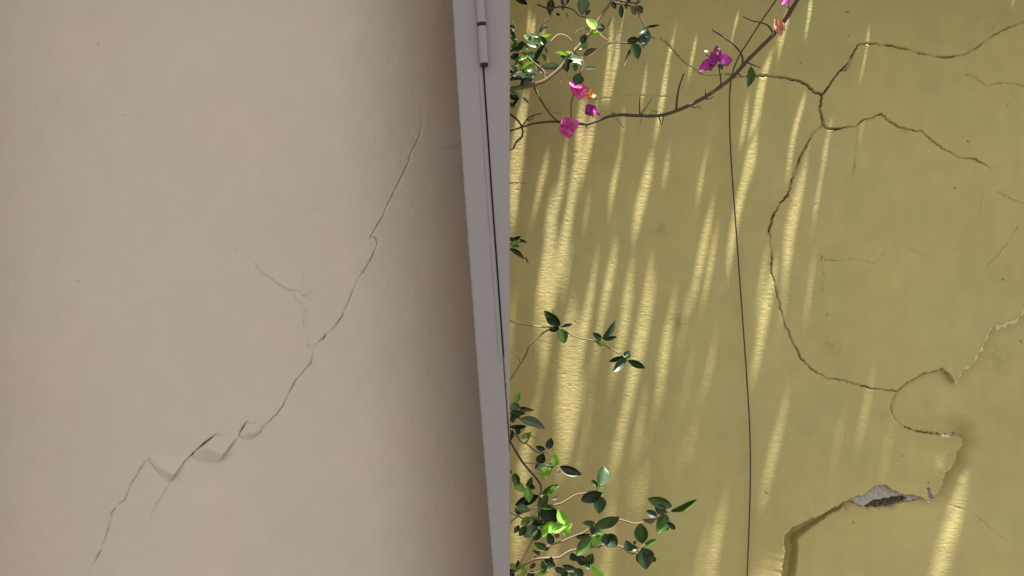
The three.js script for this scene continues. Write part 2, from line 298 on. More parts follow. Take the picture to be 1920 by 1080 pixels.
// ---------------- beige wall
const frameLeft = [[-1480, 811], [-560, 811], [-200, 836], [0, 848], [180, 858.5], [360, 870.5], [540, 884], [720, 897], [900, 911], [1080, 925], [1250, 935], [1795, 940]];
const leftAt = y => { for (let i = 0; i < frameLeft.length - 1; i++) if (y <= frameLeft[i + 1][0]) { const a = frameLeft[i], b = frameLeft[i + 1]; return a[1] + (b[1] - a[1]) * (y - a[0]) / (b[0] - a[0]); } return 940; };
const ZB = 0.16, ZF = 0.43;
const beige = thing('painted_wall', 'beige painted wall with a long diagonal crack and lifted paint flakes', 'wall', new THREE.Vector3(-0.9, 0, ZB));
{
  const sh = new Sheet(lines([[-3000, -500, 30], [-500, -70, 40], [-70, 936, 610]]), lines([[-1480, -560, 30], [-560, -90, 40], [-90, 1150, 750], [1150, 1800, 50]]), ZB);
  sh.lift = new Map(); sh.bare = [0.42, 0.37, 0.31];
  sh.each((k, x, y) => {
    sh.h[k] = 0.006 * fbm(x / 520, y / 520, 2, 3.3) + 0.0016 * fbm(x / 75, y / 75, 3, 8.8);
    const m = 1 + 0.06 * fbm(x / 300, y / 300, 3, 7.7) + 0.05 * fbm(x / 45, y / 60, 4, 1.2), wr = 1 + 0.05 * fbm(x / 170, y / 190, 2, 31), wb = 1 + 0.05 * fbm(x / 150, y / 150, 2, 41);
    sh.c.set([0.605 * m * wr, 0.527 * m, 0.447 * m * wb], k * 3);
    if (x < -500) sh.h[k] *= clamp((x + 1500) / 1000, 0, 1);
    { const lf = leftAt(y), t = clamp((x - (lf - 235)) / 235, 0, 1.2); sh.h[k] -= 0.115 * t * t; }   // the wall rounds back into the door reveal
  });
  const facet = list => {                               // blistered paint: flat facets [x, y, height mm] x 3
    for (const t of list) {
      const [a, b, c] = t, den = (b[1] - c[1]) * (a[0] - c[0]) + (c[0] - b[0]) * (a[1] - c[1]);
      sh.box(Math.min(a[0], b[0], c[0]), Math.max(a[0], b[0], c[0]), Math.min(a[1], b[1], c[1]), Math.max(a[1], b[1], c[1]), (k, x, y) => {
        const u = ((b[1] - c[1]) * (x - c[0]) + (c[0] - b[0]) * (y - c[1])) / den, v = ((c[1] - a[1]) * (x - c[0]) + (a[0] - c[0]) * (y - c[1])) / den, w = 1 - u - v;
        if (u >= 0 && v >= 0 && w >= 0) sh.h[k] += 0.001 * (u * a[2] + v * b[2] + w * c[2]);
      });
    }
  };
  const C = (p, w, dp, o) => crack(sh, p, w * 0.55, dp * 0.8, { step: 6, ...o });
  C([[150, 1115], [165, 1080], [172, 1062], [182, 1045], [190, 1030], [197, 1010], [203, 990], [207, 972], [206, 967], [215, 953]], 1.1, 0.0045, { amp: 0.8 });
  C([[222, 947], [233, 938], [240, 920], [250, 900], [262, 880], [272, 867], [282, 862, 0.5]], 1.0, 0.004, { amp: 0.8 });
  C([[318, 905], [305, 930], [293, 945], [283, 965, 0.7], [280, 985, 0.4]], 0.8, 0.003, { amp: 0.7 });
  C([[329, 890], [340, 875], [352, 860], [360, 851]], 1.3, 0.004);
  C([[358, 854, 0.7], [366, 846, 1.2], [375, 838, 1.6], [390, 826, 1.4], [405, 815, 0.5]], 2.6, 0.012, { amp: 0.4 });
  C([[420, 853], [435, 835], [448, 818]], 1.0, 0.0035, { amp: 0.7 });
  C([[448, 816, 0.9], [453, 805, 1.4], [458, 798, 1], [463, 790, 0.4]], 2.0, 0.009, { amp: 0.4 });
  C([[483, 808, 0.5], [505, 790], [520, 775], [530, 762], [540, 740], [555, 712], [570, 695], [583, 680], [588, 662, 1.2], [587, 655, 1.4], [598, 640], [610, 630]], 1.2, 0.005, { amp: 0.8 });
  C([[604, 638, 0.8], [608, 631, 1.4], [611, 626, 0.7]], 2.0, 0.008, { amp: 0.3 });
  C([[612, 630, 0.4], [625, 615], [640, 595], [652, 570], [662, 545], [670, 530], [668, 527], [677, 515, 1.5], [680, 511], [690, 495], [700, 475], [707, 458], [705, 448], [700, 444]], 1.2, 0.005, { amp: 0.8 });
  C([[693, 447], [705, 425], [715, 408], [725, 385], [735, 362]], 1.4, 0.0055, { amp: 0.7 });
  C([[735, 362], [750, 330], [760, 308], [767, 293]], 1.3, 0.005, { amp: 0.5 });
  C([[763, 295], [770, 278], [778, 262], [784, 246, 1.3]], 1.3, 0.005, { amp: 0.5 });
  C([[782, 238], [785, 243]], 2.2, 0.006, { amp: 0.2 });
  C([[785, 240], [790, 215], [788, 190, 0.6], [790, 160, 0.4], [788, 140, 0.2]], 0.8, 0.002, { amp: 0.7 });
  C([[586, 655, 1.2], [578, 640, 0.7], [572, 620, 0.7], [570, 600, 0.9], [571, 580, 0.8], [567, 572, 0.6]], 0.8, 0.003, { amp: 0.8 });
  C([[575, 645], [586, 656]], 1.2, 0.004, { amp: 0.3 });
  C([[566, 535], [570, 522], [572, 508]], 0.6, 0.0016);
  // soft ridges where the paint has come away
  const ridge = (pts, w, hgt) => { const acc = new Map(), r = ragged(pts, 8, 0.8); for (let i = 0; i < r.length - 1; i++) { const a = r[i], b = r[i + 1], dx = b[0] - a[0], dy = b[1] - a[1]; sh.seg(a[0], a[1], b[0], b[1], w * 3, (k, d, t, x, y) => { const s = dx * (y - a[1]) - dy * (x - a[0]) > 0 ? d : -d; const v = s > 0 ? 1 - smooth(0, w * 0.8, d) : 1 - smooth(0, w * 3, d); const q = hgt * v; if (q > (acc.get(k) || 0)) acc.set(k, q); }); } for (const [k, v] of acc) sh.h[k] += v; };
  ridge([[486, 501], [495, 510], [505, 516], [525, 531], [545, 541], [562, 543], [568, 550]], 7, 0.0042);
  ridge([[556, 558], [566, 568], [571, 578]], 6, 0.003);
  ridge([[792, 256], [815, 262], [835, 264], [858, 258], [880, 256]], 9, 0.0028);
  facet([
    [[276, 852, 0], [350, 858, 0], [316, 882, 12]], [[350, 858, 0], [329, 890, 15], [316, 882, 12]], [[276, 852, 0], [316, 882, 12], [283, 868, 3.5]],
    [[283, 868, 3.5], [316, 882, 12], [306, 898, 0]], [[316, 882, 12], [318, 905, 0], [306, 898, 0]], [[316, 882, 12], [329, 890, 15], [318, 905, 0]], [[329, 890, 15], [352, 858, 1], [334, 888, 0]],
    [[359, 853, 4], [406, 814, 9], [391, 838, 17]], [[406, 814, 9], [422, 853, 13], [391, 838, 17]], [[359, 853, 4], [391, 838, 17], [370, 864, 0]], [[391, 838, 17], [422, 853, 13], [392, 868, 0]], [[391, 838, 17], [392, 868, 0], [370, 864, 0]], [[422, 853, 13], [414, 867, 0], [392, 868, 0]], [[406, 814, 9], [444, 818, 0], [422, 853, 13]],
    [[448, 816, 3], [463, 791, 8], [467, 811, 10]], [[463, 791, 8], [487, 810, 6], [467, 811, 10]], [[448, 816, 3], [467, 811, 10], [457, 824, 0]], [[467, 811, 10], [487, 810, 6], [470, 824, 0]], [[467, 811, 10], [470, 824, 0], [457, 824, 0]], [[463, 791, 8], [498, 795, 0], [487, 810, 6]],
  ]);
  // small pocks and trowel marks
  for (let n = 0; n < 70; n++) { const x = rr(0, 820), y = rr(0, 1080), r = rr(0.4, 1.4), l = rr(-5, 5), s = rnd() < 0.5 ? -1 : 1, q = rr(0.0003, 0.0011); sh.seg(x, y, x + l * 0.6, y + Math.abs(l), r + 3, (k, d) => { sh.h[k] += s * q * (1 - smooth(0, r + 2.4, d)); }); }
  for (const [x, y, r] of [[183, 83, 1.6], [106, 190, 1.1], [68, 202, 0.9], [231, 216, 1.2], [144, 528, 1.6], [275, 570, 1.2], [443, 470, 1.3], [930, 940, 1]]) sh.seg(x, y, x + 0.5, y + 1, r + 2, (k, d) => { sh.h[k] -= 0.003 * (1 - smooth(0, r + 1.2, d)); });
  part('paint_coat', local(sh.geo(), beige), M.beige, beige);
  const X0 = -4.4, X1 = (560 - 960) * fac(ZB);
  const core = new THREE.BoxGeometry(X1 - X0, 3.6, 0.3); core.translate((X0 + X1) / 2, 1.8, ZB - 0.17);
  part('wall_body', local(core, beige), M.core, beige);
  const c2 = new THREE.BoxGeometry(0.424, 3.6, 0.17); c2.translate(X1 + 0.212, 1.8, -0.066);
  part('wall_body', local(c2, beige), M.core, beige);
}

// ------------------------------------------------------------ door frame, hinge and door
const gapLine = [[-1480, 861], [-560, 861], [0, 898], [180, 910], [360, 922], [540, 935], [720, 948], [845, 956.5]];
function prism(pts, z0, z1, bevel = 0) {
  const sh = new THREE.Shape(); pts.forEach(([x, y], i) => { const p = at(x, y, ZF); i ? sh.lineTo(p.x, p.y) : sh.moveTo(p.x, p.y); }); sh.closePath();
  const g = new THREE.ExtrudeGeometry(sh, { depth: z1 - z0 - 2 * bevel, bevelEnabled: bevel > 0, bevelThickness: bevel, bevelSize: bevel, bevelOffset: -bevel, bevelSegments: 4 });
  g.translate(0, 0, z0 + bevel);
  const p = g.attributes.position, uv = g.attributes.uv; for (let i = 0; i < p.count; i++) uv.setXY(i, (p.getX(i) + p.getZ(i)) / TILE, p.getY(i) / TILE);
  return g;
}
const sub = (l) => { const o = []; for (let i = 0; i < l.length - 1; i++) for (let k = 0; k < 4; k++) o.push([l[i][1] + (l[i + 1][1] - l[i][1]) * k / 4, l[i][0] + (l[i + 1][0] - l[i][0]) * k / 4]); const e = l[l.length - 1]; o.push([e[1], e[0]]); return o; };
const framePos = at(930, 1790, ZF); framePos.y = 0; framePos.z = 0.3;
const frame = thing('door_frame', 'grey painted metal door frame standing proud beside the beige wall', 'door frame', framePos);
{
  const left = sub(frameLeft), right = sub(gapLine).map(([x, y]) => [x - 1.5, y]).filter(p => p[0] < SEAM);
  right.push([SEAM, 830], [SEAM, 1795]);
  part('jamb', local(prism(left.concat(right.slice().reverse()), 0.305, ZF, 0.005), frame), M.framePaint, frame);
  const fl = left.map(p => [p[0] + 0.5, p[1]]).concat(left.slice().reverse().map(p => [p[0] + 13, p[1]]));
  part('side_flange', local(prism(fl, 0.022, 0.307), frame), M.primer, frame);
  // rolled bead along the edge towards the door
  const pts = right.filter(p => p[0] < SEAM - 9 && p[1] > 128).map(p => at(p[0] - 5, p[1], ZF - 0.0005));
  part('edge_bead', local(new THREE.TubeGeometry(new THREE.CatmullRomCurve3(pts), 60, 0.0035, 10), frame), M.framePaint, frame);
  const rb = sub(gapLine).filter(p => p[0] < SEAM - 9);
  part('rebate', local(prism(rb.map(p => [p[0] - 12, p[1]]).concat(rb.slice().reverse().map(p => [p[0] + 6, p[1]])), 0.28, 0.303), frame), M.framePaint, frame);
}
const doorPos = at(945, 1790, ZF); doorPos.y = 0; doorPos.z = 0.3;
const door = thing('metal_door', 'narrow strip of grey painted door behind the frame hinge', 'door', doorPos);
{
  const l = sub(gapLine).map(([x, y]) => [x + 1.2, y]).filter(p => p[0] < SEAM - 1);
  part('leaf', local(prism(l.concat([[SEAM, 828], [SEAM, -1480]]), 0.31, ZF - 0.003, 0.0012), door), M.framePaint, door).name = 'door_leaf';
  // the hinge: two barrels on a pin, a washer between them
  const hinge = new THREE.Group(); hinge.name = 'hinge'; door.add(hinge);
  const axis = t => at(899.2 + (t + 10) * 0.0668, t, ZF + 0.006);
  const barrel = (name, y0, y1, r, m, ch = 0.0012) => {
    const a = axis(y0), b = axis(y1), L = a.distanceTo(b);
    const g = new THREE.LatheGeometry([[0, -L / 2], [r - ch, -L / 2], [r, -L / 2 + ch], [r, L / 2 - ch], [r - ch, L / 2], [0, L / 2]].map(p => new THREE.Vector2(...p)), 28);
    g.applyQuaternion(new THREE.Quaternion().setFromUnitVectors(new THREE.Vector3(0, 1, 0), a.clone().sub(b).normalize()));
    const c = a.clone().add(b).multiplyScalar(0.5); g.translate(c.x, c.y, c.z); part(name, local(g, door), m, hinge);
  };
  const R = 0.0088;
  barrel('barrel', -60, 43, R, M.framePaint); barrel('washer', 43.4, 48.6, R * 0.97, M.rubber, 0.0003); barrel('barrel', 49, 119, R, M.framePaint); barrel('pin_end', 119.3, 125, R * 0.8, M.rubber, 0.001);
}

{
  const pier = new THREE.BoxGeometry(0.3, 3.6, 0.3); pier.translate((-110 - 960) * fac(ZB) - 0.15, 1.8, ZB + 0.152);
  part('wall_pier', local(pier, beige), M.core, beige);
}
// ------------------------------------------------------------ plain hood over the beige side, above the picture
{
  const hood = thing('door_hood', 'plain concrete hood slab above the beige wall and door', 'hood', new THREE.Vector3(-1.5, 3.6, 0.4));
  const sh = new THREE.Shape(); for (const [i, [x, z]] of [[-4.2, 0.1], [-0.02, 0.1], [-0.02, 0.515], [0.52, 0.515], [0.52, 0.95], [-4.2, 0.95]].entries()) i ? sh.lineTo(x, -z) : sh.moveTo(x, -z);
  const g = new THREE.ExtrudeGeometry(sh, { depth: 0.09, bevelEnabled: false }); g.rotateX(-Math.PI / 2); g.translate(0, 3.6, 0);
  part('slab', local(g, hood), M.hood, hood);
}

// ------------------------------------------------------------ vine on top of the olive wall: its gaps let the sun through
const streaks = [
  [[988, 165, 10], [982, 200, 16], [972, 260, 28], [966, 320, 22], [963, 400, 16], [962, 440, 6]],
  [[1092, 186, 16], [1088, 240, 18], [1083, 300, 15], [1070, 385, 17], [1061, 441, 18], [1050, 496, 18], [1038, 543, 24]],
  [[1114, 205, 10], [1106, 260, 14], [1098, 310, 10], [1090, 345, 5]],
  [[1036, 362, 8], [1033, 418, 18], [1031, 460, 24], [1026, 515, 30], [1019, 570, 34], [1022, 620, 24], [1022, 660, 14], [1018, 692, 5]],
  [[1063, 258, 6], [1055, 335, 9], [1049, 378, 5]], [[1027, 292, 5], [1020, 320, 8], [1012, 348, 9], [1005, 395, 4]],
  [[1170, 190, 6], [1168, 240, 7], [1165, 292, 3]], [[1158, 302, 5], [1150, 350, 13], [1142, 398, 5]],
  [[1223, 286, 5], [1214, 334, 16], [1202, 385, 22], [1191, 436, 11], [1184, 466, 4]], [[1253, 280, 5], [1244, 355, 7]],
  [[1147, 448, 5], [1149, 496, 14], [1137, 552, 14], [1126, 594, 7], [1122, 640, 8], [1114, 705, 5]],
  [[1120, 470, 5], [1110, 533, 11], [1100, 594, 18], [1088, 640, 26]],
  [[1072, 556, 5], [1070, 600, 16], [1075, 630, 44], [1067, 733, 42], [1063, 800, 34], [1060, 850, 20], [1055, 876, 6]],
  [[1074, 468, 4], [1062, 515, 7], [1058, 558, 4]],
  [[1184, 498, 9], [1177, 560, 19], [1165, 640, 17], [1150, 700, 10], [1138, 748, 4]],
  [[1219, 488, 6], [1216, 545, 20], [1206, 610, 27], [1190, 698, 18], [1177, 765, 16], [1159, 822, 17], [1145, 880, 5]],
  [[1265, 553, 5], [1251, 630, 17], [1242, 685, 15], [1236, 742, 5]], [[1210, 740, 4], [1199, 795, 8], [1190, 852, 5]],
  [[1319, 728, 5], [1303, 790, 14], [1292, 850, 13], [1279, 904, 4]], [[1298, 668, 5], [1281, 758, 5]],
  [[1337, 366, 7], [1320, 455, 13], [1306, 525, 13], [1296, 567, 5]], [[1345, 428, 5], [1334, 490, 10], [1322, 552, 10], [1316, 588, 4]],
  [[1480, 22, 12], [1464, 70, 13], [1457, 112, 4]], [[1446, 94, 6], [1438, 127, 12], [1429, 162, 16], [1420, 200, 15], [1404, 306, 17], [1390, 371, 16], [1376, 431, 17], [1367, 487, 10], [1361, 532, 4]],
  [[1403, 185, 5], [1395, 225, 8], [1390, 260, 7], [1382, 302, 4]], [[1511, 163, 6], [1503, 195, 10], [1490, 245, 13], [1482, 290, 11], [1474, 335, 5]],
  [[1517, 285, 7], [1505, 335, 9], [1492, 385, 18], [1482, 430, 21], [1475, 485, 14], [1469, 534, 5]], [[1562, 222, 7], [1552, 260, 8], [1544, 310, 6], [1532, 380, 8], [1522, 442, 4]],
  [[1623, 203, 4], [1610, 272, 5]], [[1435, 462, 6], [1428, 520, 10], [1419, 564, 5]],
  [[1453, 496, 6], [1445, 535, 16], [1436, 570, 18], [1428, 620, 18], [1418, 680, 13], [1409, 724, 5]], [[1477, 736, 6], [1465, 790, 10], [1450, 850, 14], [1440, 890, 12], [1429, 944, 4]],
  [[1638, 698, 6], [1625, 760, 8], [1609, 834, 5]], [[1812, 884, 9], [1795, 950, 26], [1775, 1020, 28], [1755, 1085, 28], [1744, 1135, 18]],
  [[1360, 936, 5], [1348, 990, 14], [1334, 1060, 15], [1324, 1114, 8]], [[1328, 996, 5], [1312, 1060, 10], [1304, 1104, 6]],
  [[990, 796, 6], [984, 850, 12], [980, 910, 24], [972, 990, 32], [962, 1060, 30], [956, 1110, 20]], [[1023, 678, 4], [1010, 745, 6], [994, 818, 5]],
  [[1084, 852, 4], [1077, 905, 7], [1069, 962, 5]], [[1157, 876, 5], [1150, 930, 9], [1143, 990, 9], [1135, 1080, 16], [1129, 1116, 10]], [[1200, 848, 9], [1190, 910, 9], [1182, 952, 4]], [[1041, 996, 9], [1030, 1080, 14], [1026, 1110, 9]],
  [[992, 4, 6], [990, 66, 8]], [[1004, 12, 8], [997, 74, 10]], [[1023, 36, 5], [1013, 80, 9]], [[1118, -6, 5], [1110, 30, 4]],
  [[1149, 16, 4], [1145, 60, 7], [1142, 110, 8], [1135, 164, 7], [1130, 205, 4]], [[1171, 14, 4], [1163, 60, 5], [1158, 100, 7], [1150, 150, 8], [1139, 205, 5]], [[1213, 116, 5], [1208, 165, 8], [1204, 200, 4]],
  [[1266, 58, 5], [1253, 115, 10], [1242, 178, 11], [1232, 250, 5]], [[1308, 56, 4], [1295, 122, 7], [1290, 155, 4]], [[1386, 10, 6], [1376, 60, 7], [1369, 95, 4]], [[1523, -6, 8], [1513, 55, 8], [1504, 90, 4]], [[1629, 52, 4], [1620, 120, 6], [1612, 150, 3]], [[1902, -10, 8], [1896, 20, 5]],
  [[1325, 280, 5], [1306, 385, 6]], [[1421, 236, 5], [1411, 334, 6]], [[1290, 556, 4], [1279, 645, 6]], [[1239, 685, 8], [1233, 765, 6]], [[1216, 845, 7], [1200, 935, 8]], [[1105, 755, 5], [1097, 845, 5]], [[1476, 516, 5], [1462, 624, 6]], [[1526, 476, 5], [1515, 560, 6], [1505, 645, 5]], [[1671, 815, 7], [1655, 884, 6]], [[1771, 826, 8], [1757, 894, 7]], [[1340, 640, 5], [1326, 720, 6]], [[1580, 780, 5], [1566, 860, 6]],
  [[962, 560, 6], [958, 640, 8], [955, 720, 5]], [[1000, 400, 4], [993, 450, 5]], [[1100, 690, 4], [1090, 760, 5]], [[1105, 360, 4], [1098, 430, 5]],
];
{
  const bb = streaks.map(s => [Math.min(...s.map(p => p[0] - p[2])), Math.max(...s.map(p => p[0] + p[2])), s[0][1], s[s.length - 1][1]]);
  const lit = (px, py) => {
    for (let q = 0; q < streaks.length; q++) {
      const b = bb[q]; if (px < b[0] || px > b[1] || py < b[2] || py > b[3]) continue;
      const s = streaks[q];
      for (let i = 0; i < s.length - 1; i++) if (py >= s[i][1] && py <= s[i + 1][1]) {
        const t = (py - s[i][1]) / (s[i + 1][1] - s[i][1]), x = s[i][0] + (s[i + 1][0] - s[i][0]) * t, w = s[i][2] + (s[i + 1][2] - s[i][2]) * t;
        if (Math.abs(px - x) < w * 0.5 + 0.5) return true;
      }
    }
    return false;
  };
  const sunnyFlowers = [[1076, 166, 15, 0.158], [1104, 178, 13, 0.153], [1064, 236, 16, 0.153], [1356, 106, 9, 0.158], [1316, 124, 8, 0.158], [1472, 0, 12, 0.15], [1460, 50, 15, 0.145]];   // open above the flowers as well
  const vine = thing('overhanging_vine', 'dense leafy vine spilling over the top of the olive wall', 'vine', new THREE.Vector3(0.7, 2.7, 0.1));
  const lg = new THREE.BufferGeometry();               // a small folded leaf, 1 long, 0.62 wide
  lg.setAttribute('position', new THREE.Float32BufferAttribute([0, 0, -0.5, 0.22, 0.05, -0.28, 0.31, 0.07, 0.02, 0.18, 0.04, 0.3, 0, -0.03, 0.5, -0.18, 0.04, 0.3, -0.31, 0.07, 0.02, -0.22, 0.05, -0.28, 0, 0, 0], 3));
  lg.setIndex([8, 1, 0, 8, 2, 1, 8, 3, 2, 8, 4, 3, 8, 5, 4, 8, 6, 5, 8, 7, 6, 8, 0, 7]); lg.computeVertexNormals();
  const mats = [], cols = [], e = new THREE.Euler(), q = new THREE.Quaternion(), m4 = new THREE.Matrix4(), v = new THREE.Vector3();
  const probe = [[0, 0, -0.5], [0.24, 0, -0.28], [0.31, 0, 0], [0.2, 0, 0.3], [0, 0, 0.5], [-0.2, 0, 0.3], [-0.31, 0, 0], [-0.24, 0, -0.28], [0, 0, 0], [0.15, 0, 0], [-0.15, 0, 0]];
  const put = (x, y, z, s) => {
    e.set(rr(-0.3, 0.3), rr(0, 6.283), rr(-0.3, 0.3)); q.setFromEuler(e);
    m4.compose(v.set(x, y, z), q, new THREE.Vector3(s, s, s));
    for (const p of probe) {
      const w = new THREE.Vector3(p[0] * 0.55, 0, p[2] * 0.55).applyMatrix4(m4);
      if (w.z < 0.004) return;
      const k = w.z / SZ, wx = w.x - SX * k, wy = w.y - k;
      if (lit(960 + wx / S, 540 - (wy - CY) / S)) return;
      for (const [fx, fy, fr, fz] of sunnyFlowers) { const f = fac(fz), q = (w.z - fz) / SZ; if (q > 0 && Math.hypot(960 + (w.x - SX * q) / f - fx, (540 - (w.y - q - CY) / f - fy)) < fr) return; }
    }
    mats.push(m4.clone()); cols.push(rr(0.6, 1.2));
  };
  for (let lay = 0; lay < 6; lay++)
    for (let z = 0.01; z < 0.31; z += lay < 4 ? 0.0065 : 0.004) for (let x = -0.04; x < 1.95; x += lay < 4 ? 0.008 : 0.0055) {
      const y = 2.34 + lay * 0.03 + rr(-0.02, 0.02), s = lay < 2 ? rr(0.02, 0.03) : lay < 4 ? rr(0.013, 0.02) : rr(0.007, 0.011);
      const k = z / SZ, wy = y - k;                     // only where the shade falls near the picture
      if (wy < 0.8 || x - SX * k > 1.4) continue;
      put(x + rr(-0.004, 0.004), y, z + rr(-0.0032, 0.0032), s);
    }
  const im = new THREE.InstancedMesh(lg, new THREE.MeshStandardMaterial({ color: lin(0.05, 0.1, 0.025), roughness: 0.5, side: THREE.DoubleSide }), mats.length);
  const tm = new THREE.Matrix4().makeTranslation(-vine.position.x, -vine.position.y, -vine.position.z), c = new THREE.Color();
  mats.forEach((m, i) => { im.setMatrixAt(i, m.premultiply(tm)); im.setColorAt(i, c.setRGB(cols[i], cols[i], cols[i])); });
  im.name = 'foliage'; im.userData.kind = 'stuff'; im.castShadow = im.receiveShadow = true; vine.add(im);
  console.log('vine leaves', mats.length);
}

// ------------------------------------------------------------ plants in the picture
function tube(pts, r0, r1, seg = 6) {                  // tapered stem through points
  const cv = new THREE.CatmullRomCurve3(pts), n = Math.max(6, Math.ceil(cv.getLength() / 0.007)), fr = cv.computeFrenetFrames(n, false);
  const pos = [], idx = [];
  for (let i = 0; i <= n; i++) {
    const p = cv.getPointAt(i / n), r = (r0 + (r1 - r0) * i / n) * (1 + 0.14 * noise(i * 0.55, r0 * 3000));
    for (let k = 0; k < seg; k++) { const a = k / seg * 6.2832; pos.push(p.x + r * (Math.cos(a) * fr.normals[i].x + Math.sin(a) * fr.binormals[i].x), p.y + r * (Math.cos(a) * fr.normals[i].y + Math.sin(a) * fr.binormals[i].y), p.z + r * (Math.cos(a) * fr.normals[i].z + Math.sin(a) * fr.binormals[i].z)); }
    if (i) for (let k = 0; k < seg; k++) { const a = (i - 1) * seg + k, b = (i - 1) * seg + (k + 1) % seg; idx.push(a, b, a + seg, b, b + seg, a + seg); }
  }
  pos.push(...cv.getPointAt(0).toArray(), ...cv.getPointAt(1).toArray()); const e0 = pos.length / 3 - 2, e1 = e0 + 1;
  for (let k = 0; k < seg; k++) { idx.push(e0, (k + 1) % seg, k, e1, n * seg + k, n * seg + (k + 1) % seg); }
  const g = new THREE.BufferGeometry(); g.setAttribute('position', new THREE.Float32BufferAttribute(pos, 3)); g.setIndex(idx); g.computeVertexNormals(); return g;
}
function leafGeo(curl, fold, wave, blunt) {            // base at 0, tip at +y (length 1), width 1 across x, faces +z
  const NV = 8, NU = 4, pos = [], col = [], idx = [];
  for (let j = 0; j <= NV; j++) for (let i = 0; i <= NU; i++) {
    const v = j / NV, u = i / NU * 2 - 1, w = 0.5 * Math.pow(Math.sin(Math.PI * Math.pow(v * 0.985 + 0.012, blunt)), 0.82);
    const y = v, th = curl * v, yy = curl ? Math.sin(th) / curl : y, zz = curl ? (Math.cos(th) - 1) / curl : 0;
    pos.push(u * w, yy, zz + fold * (Math.abs(u) - 0.5) * w + wave * Math.sin(v * 9 + u * 2) * 0.02 * Math.abs(u));
    const t = i === NU / 2 ? 1.5 : 1 + 0.08 * Math.sin(v * 40) ; col.push(t, t, i === NU / 2 ? 1.25 : t);
  }
  for (let j = 0; j < NV; j++) for (let i = 0; i < NU; i++) { const a = j * (NU + 1) + i, b = a + 1, c = a + NU + 1, d = c + 1; idx.push(a, b, c, b, d, c); }
  const g = new THREE.BufferGeometry(); g.setAttribute('position', new THREE.Float32BufferAttribute(pos, 3)); g.setAttribute('color', new THREE.Float32BufferAttribute(col, 3)); g.setIndex(idx); g.computeVertexNormals(); return g;
}
const leafShapes = [leafGeo(0.5, 0.5, 0.6, 0.9), leafGeo(0.9, 0.35, 1, 0.85), leafGeo(0.25, 0.7, 1, 1), leafGeo(-0.4, 0.4, 0.6, 0.9), leafGeo(0.7, 0.55, 1.2, 0.8)];
const bractShapes = [leafGeo(0.5, 0.5, 1.6, 0.75), leafGeo(-0.6, 0.35, 1.6, 0.7), leafGeo(0.2, 0.7, 1.4, 0.8)];
const halfSun = sunDir.clone().add(new THREE.Vector3(0, 0, 1)).normalize();
// lay a leaf from base to tip (picture units) at depth z; its face turns the way its kind asks
function layLeaf(parent, name, geo, mat, bx, by, tx, ty, w, z, N, zt) {
  const b = at(bx, by, z), t = at(tx, ty, z); const L2 = b.distanceTo(t); t.z += zt * L2;
  const a = t.clone().sub(b), L = a.length(); a.normalize();
  const n = N.clone().addScaledVector(a, -N.dot(a)).normalize(); if (n.z < 0) n.negate();
  const x = new THREE.Vector3().crossVectors(a, n).normalize();
  const W = 1.12 * w * fac(z) / Math.max(0.5, Math.hypot(x.x, x.y));
  const m = part(name, geo, mat, parent);
  m.matrixAutoUpdate = true;
  m.quaternion.setFromRotationMatrix(new THREE.Matrix4().makeBasis(x, a, n));
  m.position.copy(b).sub(parent.position); if (parent.parent && parent.parent !== scene) m.position.sub(parent.parent.position);
  m.scale.set(W, L, L * 0.9); return m;
}
function leaf(parent, z, k, bx, by, tx, ty, w, kind) {
  // kinds: d dark, g green, p pale with sheen, l young lime, b brown
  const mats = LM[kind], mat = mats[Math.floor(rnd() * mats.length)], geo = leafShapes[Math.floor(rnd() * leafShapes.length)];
  let N;
  if (kind === 'p') N = halfSun.clone().add(new THREE.Vector3(rr(-0.12, 0.12), rr(-0.12, 0.12), rr(-0.1, 0.1)));
  else if (kind === 'l') N = new THREE.Vector3(rr(-0.3, 0.3), rnd() < 0.35 ? 0.6 : -0.5, 0.8);
  else if (kind === 'g') N = new THREE.Vector3(rr(-0.4, 0.4), rr(-0.3, 0.5), 0.9);
  else N = new THREE.Vector3(rr(-0.5, 0.5), rr(-0.45, 0.3), 0.9);
  return layLeaf(parent, 'leaf', geo, mat, bx, by, tx, ty, w, z, N.normalize(), rr(-0.3, 0.45));
}
function plant(name, label, category, px, py, z) { return thing(name, label, category, at(px, py, z)); }
const fromZoom = (ox, oy, s) => (list) => list.map(([a, b, c, d, w, k]) => [ox + a / s, oy + b / s, ox + c / s, oy + d / s, w / s, k]);
function stem(p, name, mat, z, pts, r0, r1, zEnd = 0) {
  const v = pts.map(([x, y], i) => at(x, y, (typeof z === 'function' ? z(x, y) : z) + zEnd * i / (pts.length - 1) + 0.004 * noise(x / 30, y / 30)));
  return part(name, local(tube(v, r0 * S, r1 * S), p), mat, p);
}
const zs = (ox, oy, s, l) => l.map(([x, y]) => [ox + x / s, oy + y / s]);

